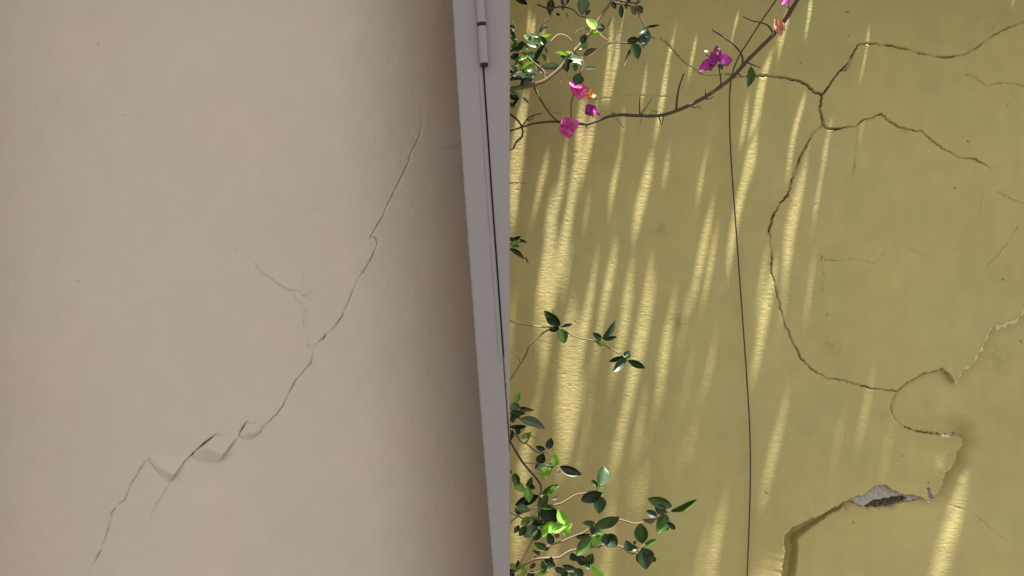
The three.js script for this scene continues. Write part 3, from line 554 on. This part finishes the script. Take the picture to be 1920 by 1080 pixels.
// --- long arching branch with the flowers
{
  const z = 0.13, p = plant('bougainvillea_branch', 'long thorny arching branch with magenta and faded paper flowers', 'branch', 1495, 0, z);
  const T = (m, pts, a, b, e) => stem(p, 'twig', m, z, pts, a, b, e);
  stem(p, 'stem', M.bark, z, [[1530, -60], [1495, 0], [1470, 40], [1450, 65], [1425, 90], [1400, 115], [1375, 143], [1350, 163], [1320, 183], [1280, 203], [1240, 216], [1200, 217], [1165, 215]], 4.4, 3.0);
  stem(p, 'stem', M.bark, z, [[1165, 215], [1140, 219], [1120, 227], [1100, 233], [1085, 232], [1050, 229], [1035, 228], [1000, 232], [980, 238], [955, 246], [936, 252]], 2.9, 1.5);
  T(M.bark, [[1393, 122], [1391, 104], [1380, 88], [1365, 75], [1335, 56]], 2, 1.2, 0.02); T(M.bark, [[1450, 62], [1440, 48], [1425, 42], [1410, 39], [1393, 31]], 1.8, 1, 0.03);
  T(M.bark, [[1268, 206], [1269, 190], [1273, 165], [1282, 138]], 2.2, 1.2, 0.015); T(M.bark, [[1200, 217], [1199, 200], [1200, 178]], 1.4, 0.6); T(M.bark, [[1202, 214], [1212, 200], [1222, 184]], 1.4, 0.7);
  T(M.bark, [[1352, 161], [1351, 145], [1347, 122]], 1.4, 1.0, 0.02); T(M.bark, [[1400, 117], [1410, 121], [1426, 127]], 1.5, 0.8, 0.01); T(M.bark, [[1318, 184], [1326, 186], [1338, 181]], 1.5, 0.7);
  T(M.bark, [[1235, 216], [1240, 236]], 1.5, 0.5); T(M.bark, [[1245, 216], [1241, 234]], 1.3, 0.5); T(M.bark, [[1295, 197], [1303, 203], [1309, 199], [1314, 205]], 1.3, 0.7);
  T(M.bark, [[1323, 180], [1323, 168]], 1.5, 0.4); T(M.bark, [[1476, 30], [1484, 30]], 2.5, 0.4); T(M.bark, [[1436, 79], [1443, 74]], 2, 0.4); T(M.bark, [[1384, 138], [1393, 146]], 1.6, 0.4); T(M.bark, [[1100, 233], [1100, 240]], 1.8, 0.6);
  T(M.twig, [[1071, 226], [1071, 205], [1073, 184], [1086, 166]], 1.2, 0.9, 0.02); T(M.twig, [[1001, 163], [1011, 182], [1028, 209], [1038, 221], [1050, 229]], 2.2, 1.8); T(M.twig, [[1028, 211], [1032, 200]], 1, 0.5); T(M.paleTwig, [[1036, 211], [1046, 211], [1053, 215]], 1.1, 0.7);
  T(M.bark, [[945, 206], [958, 215], [971, 226], [979, 240], [979, 256], [968, 266], [963, 278]], 2.2, 1.8, 0.02); T(M.bark, [[968, 266], [976, 259]], 1.6, 0.8); T(M.bark, [[979, 237], [989, 223], [1000, 216], [1016, 213]], 1.6, 0.9); T(M.bark, [[990, 226], [998, 223], [1002, 215]], 1.1, 0.8); T(M.bark, [[963, 278], [957, 281], [948, 280]], 1.2, 0.8);
  T(M.twig, [[1155, 222], [1165, 234], [1170, 240]], 0.9, 0.4); T(M.twig, [[1203, 222], [1200, 234]], 0.9, 0.4);
  T(M.twig, [[1112, 213], [1120, 222]], 1.3, 1.1); T(M.twig, [[1102, 192], [1108, 206], [1113, 222]], 1.0, 0.9);
  leaf(p, z + 0.008, 1, 1408, 124, 1403, 164, 15, 'g'); leaf(p, z + 0.003, 1, 1218, 214, 1226, 203, 8, 'l'); leaf(p, z + 0.004, 1, 1226, 212, 1233, 207, 6, 'l'); leaf(p, z + 0.003, 1, 1146, 215, 1155, 209, 5, 'p');
  const flower = (label, cx, cy, zz, mat, bracts, florets = [], sepals = []) => {
    const f = new THREE.Group(); f.name = 'flower'; f.userData.label = label; f.position.copy(at(cx, cy, zz)).sub(p.position); p.add(f);
    for (const [bx, by, tx, ty, w, nx, ny] of bracts) layLeaf(f, 'bract', bractShapes[Math.floor(rnd() * 3)], mat, bx, by, tx, ty, w * 1.2, zz, new THREE.Vector3(nx, ny, 0.8).normalize(), rr(-0.1, 0.35));
    for (const [x, y, r] of florets) {
      const g = new THREE.LatheGeometry([[0, 0], [0.35, 0.1], [0.3, 0.9], [0.85, 1.5], [1, 1.75], [0.5, 1.6], [0, 1.45]].map(q => new THREE.Vector2(q[0] * r * S, q[1] * r * S)), 10);
      g.rotateX(0.7); const c = at(x, y, zz + 0.014).sub(p.position).sub(f.position); g.translate(c.x, c.y - r * S, c.z); part('floret', g, floretMat, f);
    }
    for (const [bx, by, tx, ty, w] of sepals) layLeaf(f, 'sepal', leafShapes[0], LM.g[0], bx, by, tx, ty, w, zz, new THREE.Vector3(0, 0.2, 1).normalize(), 0.1);
  };
  flower('deep magenta flower with two cream florets', 1345, 118, z + 0.024, bractMat.magenta, [[1342, 116, 1308, 130, 17, 0.3, 0.5], [1344, 116, 1333, 96, 14, -0.4, 0.3], [1346, 116, 1340, 84, 14, 0.2, -0.2], [1348, 116, 1373, 111, 21, 0.1, 0.5], [1346, 114, 1354, 97, 12, 0.5, 0.2], [1345, 118, 1328, 112, 13, 0, 0.6], [1352, 116, 1360, 102, 12, 0.3, 0.3]], [[1323, 98, 3.2], [1348, 93, 3], [1345, 101, 2.4]], [[1336, 118, 1331, 134, 7], [1349, 119, 1355, 131, 8], [1357, 117, 1367, 123, 8]]);
  T(M.bark, [[1347, 122], [1336, 112], [1326, 104], [1323, 100]], 0.9, 0.8, 0.014);
  flower('bright pink flower beside the faded one', 1086, 164, z + 0.025, bractMat.pink, [[1090, 160, 1064, 164, 17, -0.2, 0.7], [1088, 158, 1075, 180, 18, -0.4, 0.4], [1084, 158, 1083, 192, 18, 0.3, -0.2], [1085, 156, 1093, 178, 14, 0.5, 0.1], [1076, 160, 1086, 152, 13, 0, 0.6]]);
  flower('faded orange flower', 1100, 176, z + 0.02, bractMat.faded, [[1101, 178, 1096, 160, 12, 0, 0.5], [1099, 172, 1103, 191, 16, -0.2, 0.3], [1102, 176, 1115, 177, 13, 0.3, 0.2], [1098, 176, 1107, 166, 10, 0, 0.5], [1108, 176, 1113, 186, 10, 0.4, 0.3]]);
  flower('small magenta flower under the faded one', 1107, 208, z + 0.02, bractMat.magenta, [[1104, 202, 1120, 212, 13, 0.3, 0.2], [1097, 207, 1114, 200, 12, 0, 0.5], [1100, 204, 1110, 217, 13, 0, -0.1], [1118, 210, 1124, 221, 6, 0.3, 0.4]]);
  flower('bright pink flower hanging from the branch', 1067, 232, z + 0.02, bractMat.pink, [[1071, 227, 1051, 230, 14, -0.3, 0.8], [1060, 228, 1067, 260, 22, -0.3, 0.0], [1070, 224, 1078, 246, 17, 0.5, 0.4], [1066, 226, 1070, 257, 18, 0.2, -0.3], [1059, 228, 1060, 250, 12, -0.5, 0.1]], [], []);
  flower('pale pink flower at the top of the branch', 1472, -2, z + 0.02, bractMat.pink, [[1475, -6, 1464, 8, 11, -0.3, 0.5], [1474, -4, 1480, 12, 9, 0.4, 0.2], [1472, -4, 1466, -14, 11, 0, 0.4]]);
  flower('dry peach bract', 1460, 38, z + 0.015, bractMat.dry, [[1456, 37, 1463, 70, 13, -0.3, 0.3], [1460, 36, 1466, 64, 10, 0.5, 0.5], [1455, 40, 1452, 34, 5, 0, 0.4]]);
  T(M.bark, [[1452, 60], [1455, 50], [1457, 40]], 1.2, 0.9, 0.012); T(M.bark, [[1482, 22], [1478, 10], [1475, -4]], 1.2, 0.9, 0.015);
}

// --- shrub in the upper corner beside the door
{
  const z = (x, y) => 0.19 + 0.055 * clamp(y / 180, 0, 1.1), p = plant('leafy_shrub', 'glossy dark shrub growing past the door at the top', 'shrub', 957, 167, z(957, 167));
  const Z = l => zs(940, 0, 6.353, l);
  const st = (m, l, a, b, e = 0, n = 'stem') => stem(p, n, m, z, Z(l), a, b, e);
  st(M.twig, [[-20, 1090], [110, 1060], [380, 1010], [520, 960], [600, 900], [720, 790], [830, 650], [920, 550], [1000, 470], [1150, 240], [1300, 30], [1340, -60]], 4.2, 2.6);
  st(M.bark, [[1300, 30], [1450, 50], [1600, 100], [1640, 170], [1700, 310], [1715, 360]], 1.9, 1.3); st(M.bark, [[1560, 520], [1300, 510], [1210, 540], [1180, 600]], 1.5, 0.9, 0, 'twig'); st(M.bark, [[1340, -10], [1480, 20], [1640, 30], [1660, -40]], 1.6, 1.2);
  st(M.bark, [[1640, -20], [1610, 40], [1600, 100]], 1.4, 1.2, 0, 'twig'); st(M.bark, [[430, 55], [560, 100], [720, 80], [860, 120], [930, 190], [1010, 205]], 1.7, 1.1); st(M.bark, [[590, 180], [530, 260], [460, 310], [440, 380], [470, 470], [520, 520]], 1.4, 1.0, 0, 'twig');
  st(M.paleTwig, [[590, 490], [680, 410], [780, 430], [840, 490]], 1.3, 0.7, 0, 'twig'); st(M.bark, [[1150, 330], [1230, 330], [1290, 270], [1310, 210]], 1.2, 0.8, 0, 'twig'); st(M.paleTwig, [[1130, 370], [1220, 450], [1270, 480]], 1.1, 0.5, 0, 'twig'); st(M.bark, [[1340, 470], [1390, 390], [1430, 380], [1460, 410]], 1.1, 0.7, 0, 'twig');
  st(M.twig, [[1710, 440], [1800, 450], [1890, 460]], 0.9, 0.5, 0, 'twig'); st(M.twig, [[260, 1040], [250, 920], [240, 800], [300, 760], [380, 740]], 1.9, 1.1); st(M.twig, [[380, 1000], [340, 930], [260, 860], [100, 900]], 1.5, 1.1, 0, 'twig'); st(M.twig, [[520, 960], [510, 860], [430, 780], [340, 700], [230, 620], [100, 600]], 1.5, 1.1);
  st(M.twig, [[960, 690], [980, 790], [940, 880]], 1.4, 1.1, 0, 'twig'); st(M.twig, [[870, 600], [900, 660], [970, 690]], 1.3, 1.0, 0, 'twig'); st(M.bark, [[100, 460], [170, 330], [120, 250]], 1.3, 0.8, 0, 'twig'); st(M.bark, [[570, -20], [600, 90], [585, 190]], 1.3, 1.0, 0, 'twig'); st(M.bark, [[730, 120], [760, 60], [810, 0]], 1.1, 0.7, 0, 'twig');
  st(M.twig, [[700, 1000], [720, 930], [790, 880]], 0.9, 0.5, 0, 'twig'); st(M.twig, [[560, 760], [550, 690]], 1, 0.5, 0, 'twig'); st(M.twig, [[870, 400], [920, 360], [1000, 340]], 1, 0.6, 0, 'twig'); st(M.bark, [[560, 900], [520, 860], [490, 800], [510, 770]], 1.4, 0.8, 0, 'twig'); st(M.paleTwig, [[400, 1010], [430, 1100], [450, 1160]], 1.2, 1.0, 0, 'twig');
  st(M.twig, [[110, 1060], [60, 1150], [105, 1260], [160, 1290]], 1.5, 0.9, 0, 'twig');
  const L = [
    [160, -20, 310, 60, 70, 'd'], [595, -20, 575, 175, 85, 'g'], [715, -10, 740, 70, 40, 'd'], [810, -10, 770, 60, 32, 'd'], [740, 70, 730, 125, 30, 'd'], [950, -20, 1005, 175, 150, 'p'], [1120, 345, 1030, 215, 115, 'l'], [1060, 350, 1130, 220, 80, 'l'], [1200, 380, 1175, 265, 75, 'd'], [985, 330, 1060, 390, 50, 'p'], [1060, 395, 1190, 420, 40, 'l'], [955, 525, 1005, 410, 75, 'd'],
    [1430, 60, 1420, 225, 55, 'd'], [1330, 20, 1350, 115, 52, 'd'], [1460, 40, 1495, 110, 42, 'd'], [1545, 70, 1600, 185, 70, 'b'], [1620, 70, 1690, 160, 70, 'd'], [1400, -10, 1440, 40, 60, 'g'], [1520, -20, 1500, 50, 50, 'd'], [1720, 325, 1890, 300, 26, 'd'], [1715, 320, 1705, 580, 105, 'd'], [1650, 470, 1495, 480, 75, 'd'], [1570, 520, 1640, 705, 120, 'd'], [1550, 560, 1435, 830, 34, 'b'], [1725, 340, 1630, 430, 70, 'd'], [1640, 430, 1720, 520, 90, 'd'],
    [345, 490, 280, 405, 70, 'p'], [395, 440, 465, 525, 75, 'l'], [295, 520, 485, 585, 65, 'p'], [105, 330, 165, 530, 50, 'g'], [395, 745, 515, 535, 60, 'g'], [345, 745, 265, 615, 62, 'l'], [390, 745, 240, 830, 80, 'l'], [110, 670, 315, 770, 75, 'p'], [420, 780, 485, 865, 44, 'p'], [510, 555, 548, 645, 28, 'p'], [130, 900, 360, 955, 75, 'p'], [490, 810, 735, 765, 55, 'p'], [610, 870, 725, 785, 40, 'p'], [800, 700, 985, 690, 65, 'p'], [975, 665, 1135, 585, 72, 'b'], [850, 745, 965, 740, 95, 'p'], [785, 860, 760, 700, 65, 'd'], [790, 665, 640, 605, 32, 'l'], [985, 825, 1155, 800, 48, 'p'], [935, 880, 895, 1025, 120, 'd'], [850, 960, 950, 880, 60, 'd'], [120, 1070, 200, 1010, 60, 'l'],
    [110, 1100, 250, 1160, 70, 'p'], [100, 1150, 210, 1190, 70, 'd'], [250, 1165, 350, 1220, 30, 'p'], [210, 1165, 105, 1280, 32, 'd'], [100, 620, 260, 560, 60, 'd'], [110, 600, 200, 500, 50, 'g'], [230, 560, 120, 580, 50, 'p'], [210, 640, 110, 700, 60, 'd'], [300, 830, 380, 880, 60, 'p'], [190, 820, 100, 870, 60, 'd'], [240, 900, 290, 990, 60, 'p'], [330, 930, 420, 880, 44, 'p'], [840, 580, 850, 660, 34, 'p'], [870, 760, 880, 860, 60, 'g'], [640, 160, 700, 190, 30, 'd'], [760, 150, 820, 210, 28, 'p'], [470, 440, 530, 560, 50, 'd'], [530, 720, 480, 640, 40, 'g'], [160, 780, 230, 720, 50, 'g'], [880, 660, 790, 760, 50, 'd'], [270, 540, 330, 590, 40, 'g'], [150, 470, 180, 450, 40, 'p'], [1000, 180, 1060, 110, 40, 'd'],
  ];
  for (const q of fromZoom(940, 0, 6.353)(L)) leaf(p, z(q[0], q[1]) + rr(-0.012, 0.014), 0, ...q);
  // small crowded leaves along the older wood next to the door
  const along = [[100, 600, 230, 620], [230, 620, 340, 700], [340, 700, 430, 780], [240, 800, 250, 920], [250, 920, 260, 1040], [100, 900, 260, 860], [260, 860, 340, 930], [100, 460, 170, 330], [440, 380, 470, 470], [720, 790, 830, 650], [830, 650, 920, 550], [60, 1150, 105, 1260]];
  for (let i = 0; i < 46; i++) {
    const a = along[i % along.length], t = rnd(), x = a[0] + (a[2] - a[0]) * t, y = a[1] + (a[3] - a[1]) * t, an = rr(0, 6.283), l = rr(90, 190), k = rnd();
    leaf(p, z(0, y / 6.353) + rr(-0.016, 0.016), 0, 940 + x / 6.353, y / 6.353, 940 + (x + Math.cos(an) * l) / 6.353, (y + Math.sin(an) * l * 0.7) / 6.353, l * rr(0.25, 0.4) / 6.353, k < 0.62 ? 'p' : k < 0.7 ? 'd' : k < 0.86 ? 'g' : 'l');
  }
}

// --- little tuft beside the door
{
  const z = 0.2, p = plant('leaf_tuft', 'small tuft of green leaves poking out halfway up the door edge', 'plant', 957, 458, z);
  stem(p, 'stem', M.twig, z, [[930, 470], [945, 462], [960, 456], [964, 452]], 2, 1.2); stem(p, 'twig', M.bark, z, [[930, 341], [957, 343], [974, 342], [986, 345]], 1.1, 0.6); stem(p, 'stem', M.twig, z, [[945, 462], [940, 400], [932, 341]], 1.4, 1.1);
  for (const q of fromZoom(940, 400, 9)([[150, 470, 335, 378, 60, 'd'], [170, 540, 300, 455, 90, 'l'], [300, 440, 435, 498, 42, 'd'], [260, 500, 345, 485, 42, 'p'], [140, 590, 425, 752, 75, 'd'], [415, 735, 452, 855, 26, 'b'], [150, 560, 320, 575, 55, 'p'], [120, 440, 200, 420, 50, 'd'], [130, 620, 190, 600, 50, 'd']])) leaf(p, z + rr(0, 0.01), 0, ...q);
}

// --- slender sprig at mid height
{
  const z = 0.15, p = plant('leafy_sprig', 'slender leafy sprig reaching sideways across sunlit stripes at mid height', 'sprig', 957, 601, z);
  const Z = l => zs(940, 560, 6.353, l);
  stem(p, 'stem', M.paleTwig, z, Z([[-60, 230], [105, 262], [240, 300], [420, 330], [560, 340], [690, 350]]), 1.9, 1.5); stem(p, 'stem', M.twig, z, Z([[690, 350], [780, 400], [900, 460], [1090, 500], [1200, 540], [1310, 600], [1430, 670], [1480, 700]]), 1.6, 1.1);
  stem(p, 'stem', M.twig, z, Z([[640, 345], [560, 370], [450, 450], [330, 570], [290, 680], [230, 770], [105, 960], [0, 1080]]), 1.4, 1.7); stem(p, 'twig', M.twig, z, Z([[228, 760], [190, 690], [140, 620]]), 1.1, 0.6);
  for (const q of fromZoom(940, 560, 6.353)([[700, 320, 500, 155, 115, 'g'], [715, 345, 845, 308, 48, 'd'], [690, 345, 550, 385, 60, 'd'], [695, 365, 770, 525, 120, 'g'], [690, 330, 545, 230, 60, 'd'], [1200, 490, 1080, 410, 72, 'd'], [1205, 480, 1390, 278, 68, 'd'], [1215, 495, 1390, 455, 48, 'd'], [1200, 470, 1125, 565, 100, 'l'], [1460, 690, 1280, 752, 52, 'd'], [1490, 700, 1305, 878, 92, 'd'], [1470, 700, 1540, 625, 82, 'd'], [1500, 735, 1718, 832, 82, 'd'], [1430, 690, 1510, 655, 60, 'p'], [620, 180, 615, 110, 14, 'b']])) leaf(p, z + rr(0, 0.008), 0, ...q);
}

// --- the climbing shrub in the lower corner
{
  const z = (x, y) => 0.18 + 0.085 * clamp((y - 730) / 350, 0, 1.1), p = plant('climbing_shrub', 'spreading shrub with glossy dark and lime leaves in the lower corner by the door', 'shrub', 957, 1075, z(957, 1075));
  const A = l => zs(940, 720, 6, l), B = l => zs(940, 860, 4.91, l), Cc = l => zs(1100, 880, 5.4, l);
  const st = (m, pts, a, b, n = 'stem') => stem(p, n, m, z, pts, a, b);
  st(M.twig, A([[20, 470], [100, 520], [180, 590], [230, 660], [280, 665], [350, 730], [430, 775], [500, 770], [570, 795]]), 1.5, 1.1); st(M.twig, A([[275, 660], [310, 610], [312, 570], [270, 558], [228, 590]]), 1.6, 0.9, 'twig'); st(M.twig, A([[312, 575], [350, 585], [400, 622]]), 0.8, 0.5, 'twig');
  st(M.bark, A([[40, 550], [100, 650], [240, 880], [330, 990], [410, 1080]]).concat(B([[330, 190], [365, 250], [365, 330], [340, 400], [345, 480], [345, 590]])), 1.9, 2.1); st(M.paleTwig, A([[240, 885], [340, 893], [450, 900], [560, 920]]), 1.0, 0.8, 'twig'); st(M.paleTwig, A([[60, 625], [105, 610], [180, 580], [262, 500]]), 1.1, 0.8, 'twig');
  st(M.paleTwig, B([[345, 590], [330, 680], [280, 770], [200, 920], [140, 1030]]), 1.4, 1.6); st(M.paleTwig, B([[0, 660], [80, 590], [150, 530], [220, 480], [330, 450], [430, 430]]), 1.5, 1.6); st(M.twig, B([[430, 430], [540, 415], [620, 370], [690, 330], [750, 320], [890, 300]]), 1.7, 1.3); st(M.paleTwig, B([[20, 480], [80, 500], [200, 550], [290, 590]]), 1.3, 1.0);
  st(M.twig, B([[0, 1120], [90, 1060], [200, 980], [300, 930], [420, 915], [530, 910], [630, 850], [790, 822], [880, 810]]).concat(Cc([[90, 800], [200, 755], [310, 770], [380, 800], [440, 850], [520, 850]])), 2.6, 1.3); st(M.twig, B([[300, 930], [340, 870], [440, 800], [560, 760], [680, 710], [760, 680], [850, 610]]).concat(Cc([[200, 500], [320, 505], [400, 525], [490, 550], [600, 530], [690, 510], [800, 440], [850, 420]])), 1.9, 1.3);
  st(M.twig, B([[150, 1090], [200, 1050], [330, 1050], [440, 985], [500, 1010], [590, 1030], [700, 1020]]), 1.4, 1.1); st(M.twig, Cc([[520, 850], [550, 800], [570, 770], [600, 770]]), 1.1, 0.9, 'twig'); st(M.twig, B([[640, 850], [720, 900], [800, 980]]), 1.2, 0.9, 'twig'); st(M.bark, B([[345, 590], [400, 620], [470, 650], [580, 620]]), 1.3, 1.0, 'twig'); st(M.twig, B([[890, 300], [905, 260], [920, 220]]), 1.1, 0.9, 'twig'); st(M.twig, A([[500, 770], [520, 735], [535, 700]]), 1.0, 0.8, 'twig'); st(M.twig, A([[560, 920], [610, 925], [660, 930]]), 1, 0.9, 'twig'); st(M.twig, A([[560, 795], [590, 860], [600, 925]]), 1, 0.9, 'twig');
  st(M.twig, A([[20, 420], [100, 400], [200, 380], [240, 400]]), 1.4, 1.0); st(M.twig, A([[100, 400], [130, 300], [150, 210]]), 1.1, 0.8, 'twig');
  const LA = [[145, 215, 205, 98, 62, 'l'], [90, 240, 215, 285, 85, 'p'], [200, 290, 375, 312, 42, 'p'], [90, 330, 280, 335, 60, 'g'], [205, 400, 505, 462, 92, 'p'], [90, 400, 185, 412, 60, 'd'], [90, 480, 290, 480, 52, 'd'], [200, 270, 305, 268, 28, 'd'], [110, 300, 190, 240, 50, 'd'], [100, 360, 220, 375, 45, 'p'], [525, 735, 553, 595, 82, 'd'], [495, 735, 378, 712, 60, 'd'], [475, 780, 410, 910, 100, 'd'], [600, 925, 600, 780, 92, 'l'], [395, 955, 555, 915, 75, 'p'], [400, 900, 430, 970, 70, 'd'], [570, 945, 405, 1065, 85, 'l'], [655, 930, 905, 1022, 100, 'd'], [530, 900, 590, 940, 60, 'g'], [620, 990, 650, 940, 34, 'b'], [640, 1000, 660, 960, 24, 'b'], [60, 985, 135, 985, 40, 'g'], [440, 1060, 540, 1020, 50, 'l']];
  const LB = [[345, 340, 132, 442, 82, 'd'], [385, 325, 525, 228, 62, 'g'], [455, 285, 500, 255, 34, 'l'], [370, 350, 430, 405, 80, 'd'], [345, 330, 395, 330, 50, 'g'], [385, 425, 510, 590, 150, 'd'], [275, 540, 405, 582, 54, 'l'], [335, 630, 195, 708, 95, 'p'], [340, 645, 300, 755, 92, 'd'], [400, 605, 268, 612, 34, 'd'], [365, 725, 425, 605, 74, 'l'], [415, 675, 505, 595, 84, 'l'], [465, 665, 585, 595, 74, 'l'], [585, 605, 525, 465, 84, 'l'], [570, 650, 665, 598, 42, 'l'], [590, 635, 610, 728, 62, 'l'], [505, 680, 520, 735, 44, 'b'],
    [905, 245, 990, 55, 115, 'd'], [735, 385, 935, 285, 105, 'd'], [890, 345, 925, 515, 105, 'd'], [890, 260, 828, 200, 42, 'g'], [890, 345, 925, 255, 84, 'g'], [750, 590, 875, 602, 42, 'g'], [825, 715, 685, 885, 115, 'g'], [680, 715, 825, 708, 55, 'd'], [695, 870, 640, 945, 84, 'd'], [755, 895, 715, 1000, 95, 'd'], [840, 870, 775, 1000, 84, 'g'], [820, 975, 950, 1085, 62, 'l'], [680, 1015, 755, 1100, 84, 'd'], [560, 985, 690, 1020, 55, 'd'], [495, 1005, 590, 1040, 62, 'd'], [600, 1030, 555, 1100, 84, 'd'], [90, 960, 135, 1035, 55, 'l'], [60, 1035, 145, 1008, 44, 'd'], [155, 1090, 220, 1055, 55, 'l'], [830, 790, 940, 690, 92, 'l'], [830, 700, 900, 640, 95, 'd'], [975, 790, 945, 690, 74, 'd'], [780, 960, 830, 1010, 60, 'd'], [620, 1050, 660, 1110, 60, 'g'], [470, 380, 530, 355, 24, 'p'], [75, 1060, 120, 1100, 60, 'd']];
  const LC = [[80, 585, 330, 432, 120, 'g'], [130, 575, 55, 645, 84, 'd'], [195, 640, 45, 745, 74, 'l'], [310, 772, 165, 665, 130, 'd'], [865, 375, 625, 285, 112, 'g'], [805, 435, 690, 375, 95, 'd'], [845, 425, 1122, 308, 68, 'g'], [715, 475, 588, 420, 68, 'd'], [695, 512, 565, 525, 52, 'b'], [810, 455, 722, 648, 135, 'g'], [805, 535, 902, 608, 58, 'd'], [545, 548, 560, 775, 128, 'g'], [585, 780, 720, 698, 48, 'g'], [450, 825, 390, 722, 85, 'd'], [440, 790, 525, 805, 55, 'd'], [560, 795, 640, 1025, 155, 'd'], [520, 830, 620, 1000, 110, 'd'], [490, 720, 480, 770, 30, 'd'], [640, 870, 695, 950, 70, 'd']];
  const near = [[955, 905, 1012, 918], [960, 950, 1010, 975], [1012, 935, 1010, 985], [960, 1070, 1020, 1050], [975, 1072, 1040, 1066], [1000, 1050, 1040, 1020], [960, 985, 1000, 985], [955, 800, 985, 830]];
  for (let i = 0; i < 34; i++) {
    const a = near[i % near.length], t = rnd(), x = a[0] + (a[2] - a[0]) * t, y = a[1] + (a[3] - a[1]) * t, an = rr(0, 6.283), l = rr(14, 30), k = rnd();
    leaf(p, z(x, y) + rr(-0.012, 0.014), 0, x, y, x + Math.cos(an) * l, y + Math.sin(an) * l, l * rr(0.38, 0.55), k < 0.35 ? 'l' : k < 0.55 ? 'g' : k < 0.8 ? 'd' : 'p');
  }
  const all = [...fromZoom(940, 720, 6)(LA), ...fromZoom(940, 860, 4.91)(LB), ...fromZoom(1100, 880, 5.4)(LC)];
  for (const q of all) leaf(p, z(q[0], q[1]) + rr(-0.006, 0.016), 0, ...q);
}

// ------------------------------------------------------------ loose cable
{
  const c = thing('hanging_cable', 'thin dark cable hanging loose down the olive wall', 'cable', at(1405, 1080, 0.02));
  const pts = [[1480, -45, 0.05], [1455, 0, 0.05], [1430, 36, 0.045], [1403, 78, 0.04], [1386, 105, 0.036], [1374, 135, 0.03], [1369, 165, 0.026], [1368, 220, 0.022], [1371, 300, 0.02], [1378, 400, 0.018], [1386, 510, 0.017], [1394, 620, 0.017], [1401, 720, 0.018], [1406, 810, 0.018], [1407, 900, 0.018], [1404, 1000, 0.017], [1401, 1080, 0.017], [1398, 1180, 0.017]].map(q => at(...q));
  part('sheath', local(tube(pts, 1.4 * S, 1.4 * S, 8), c), M.cable, c);
}

renderer.render(scene, camera);
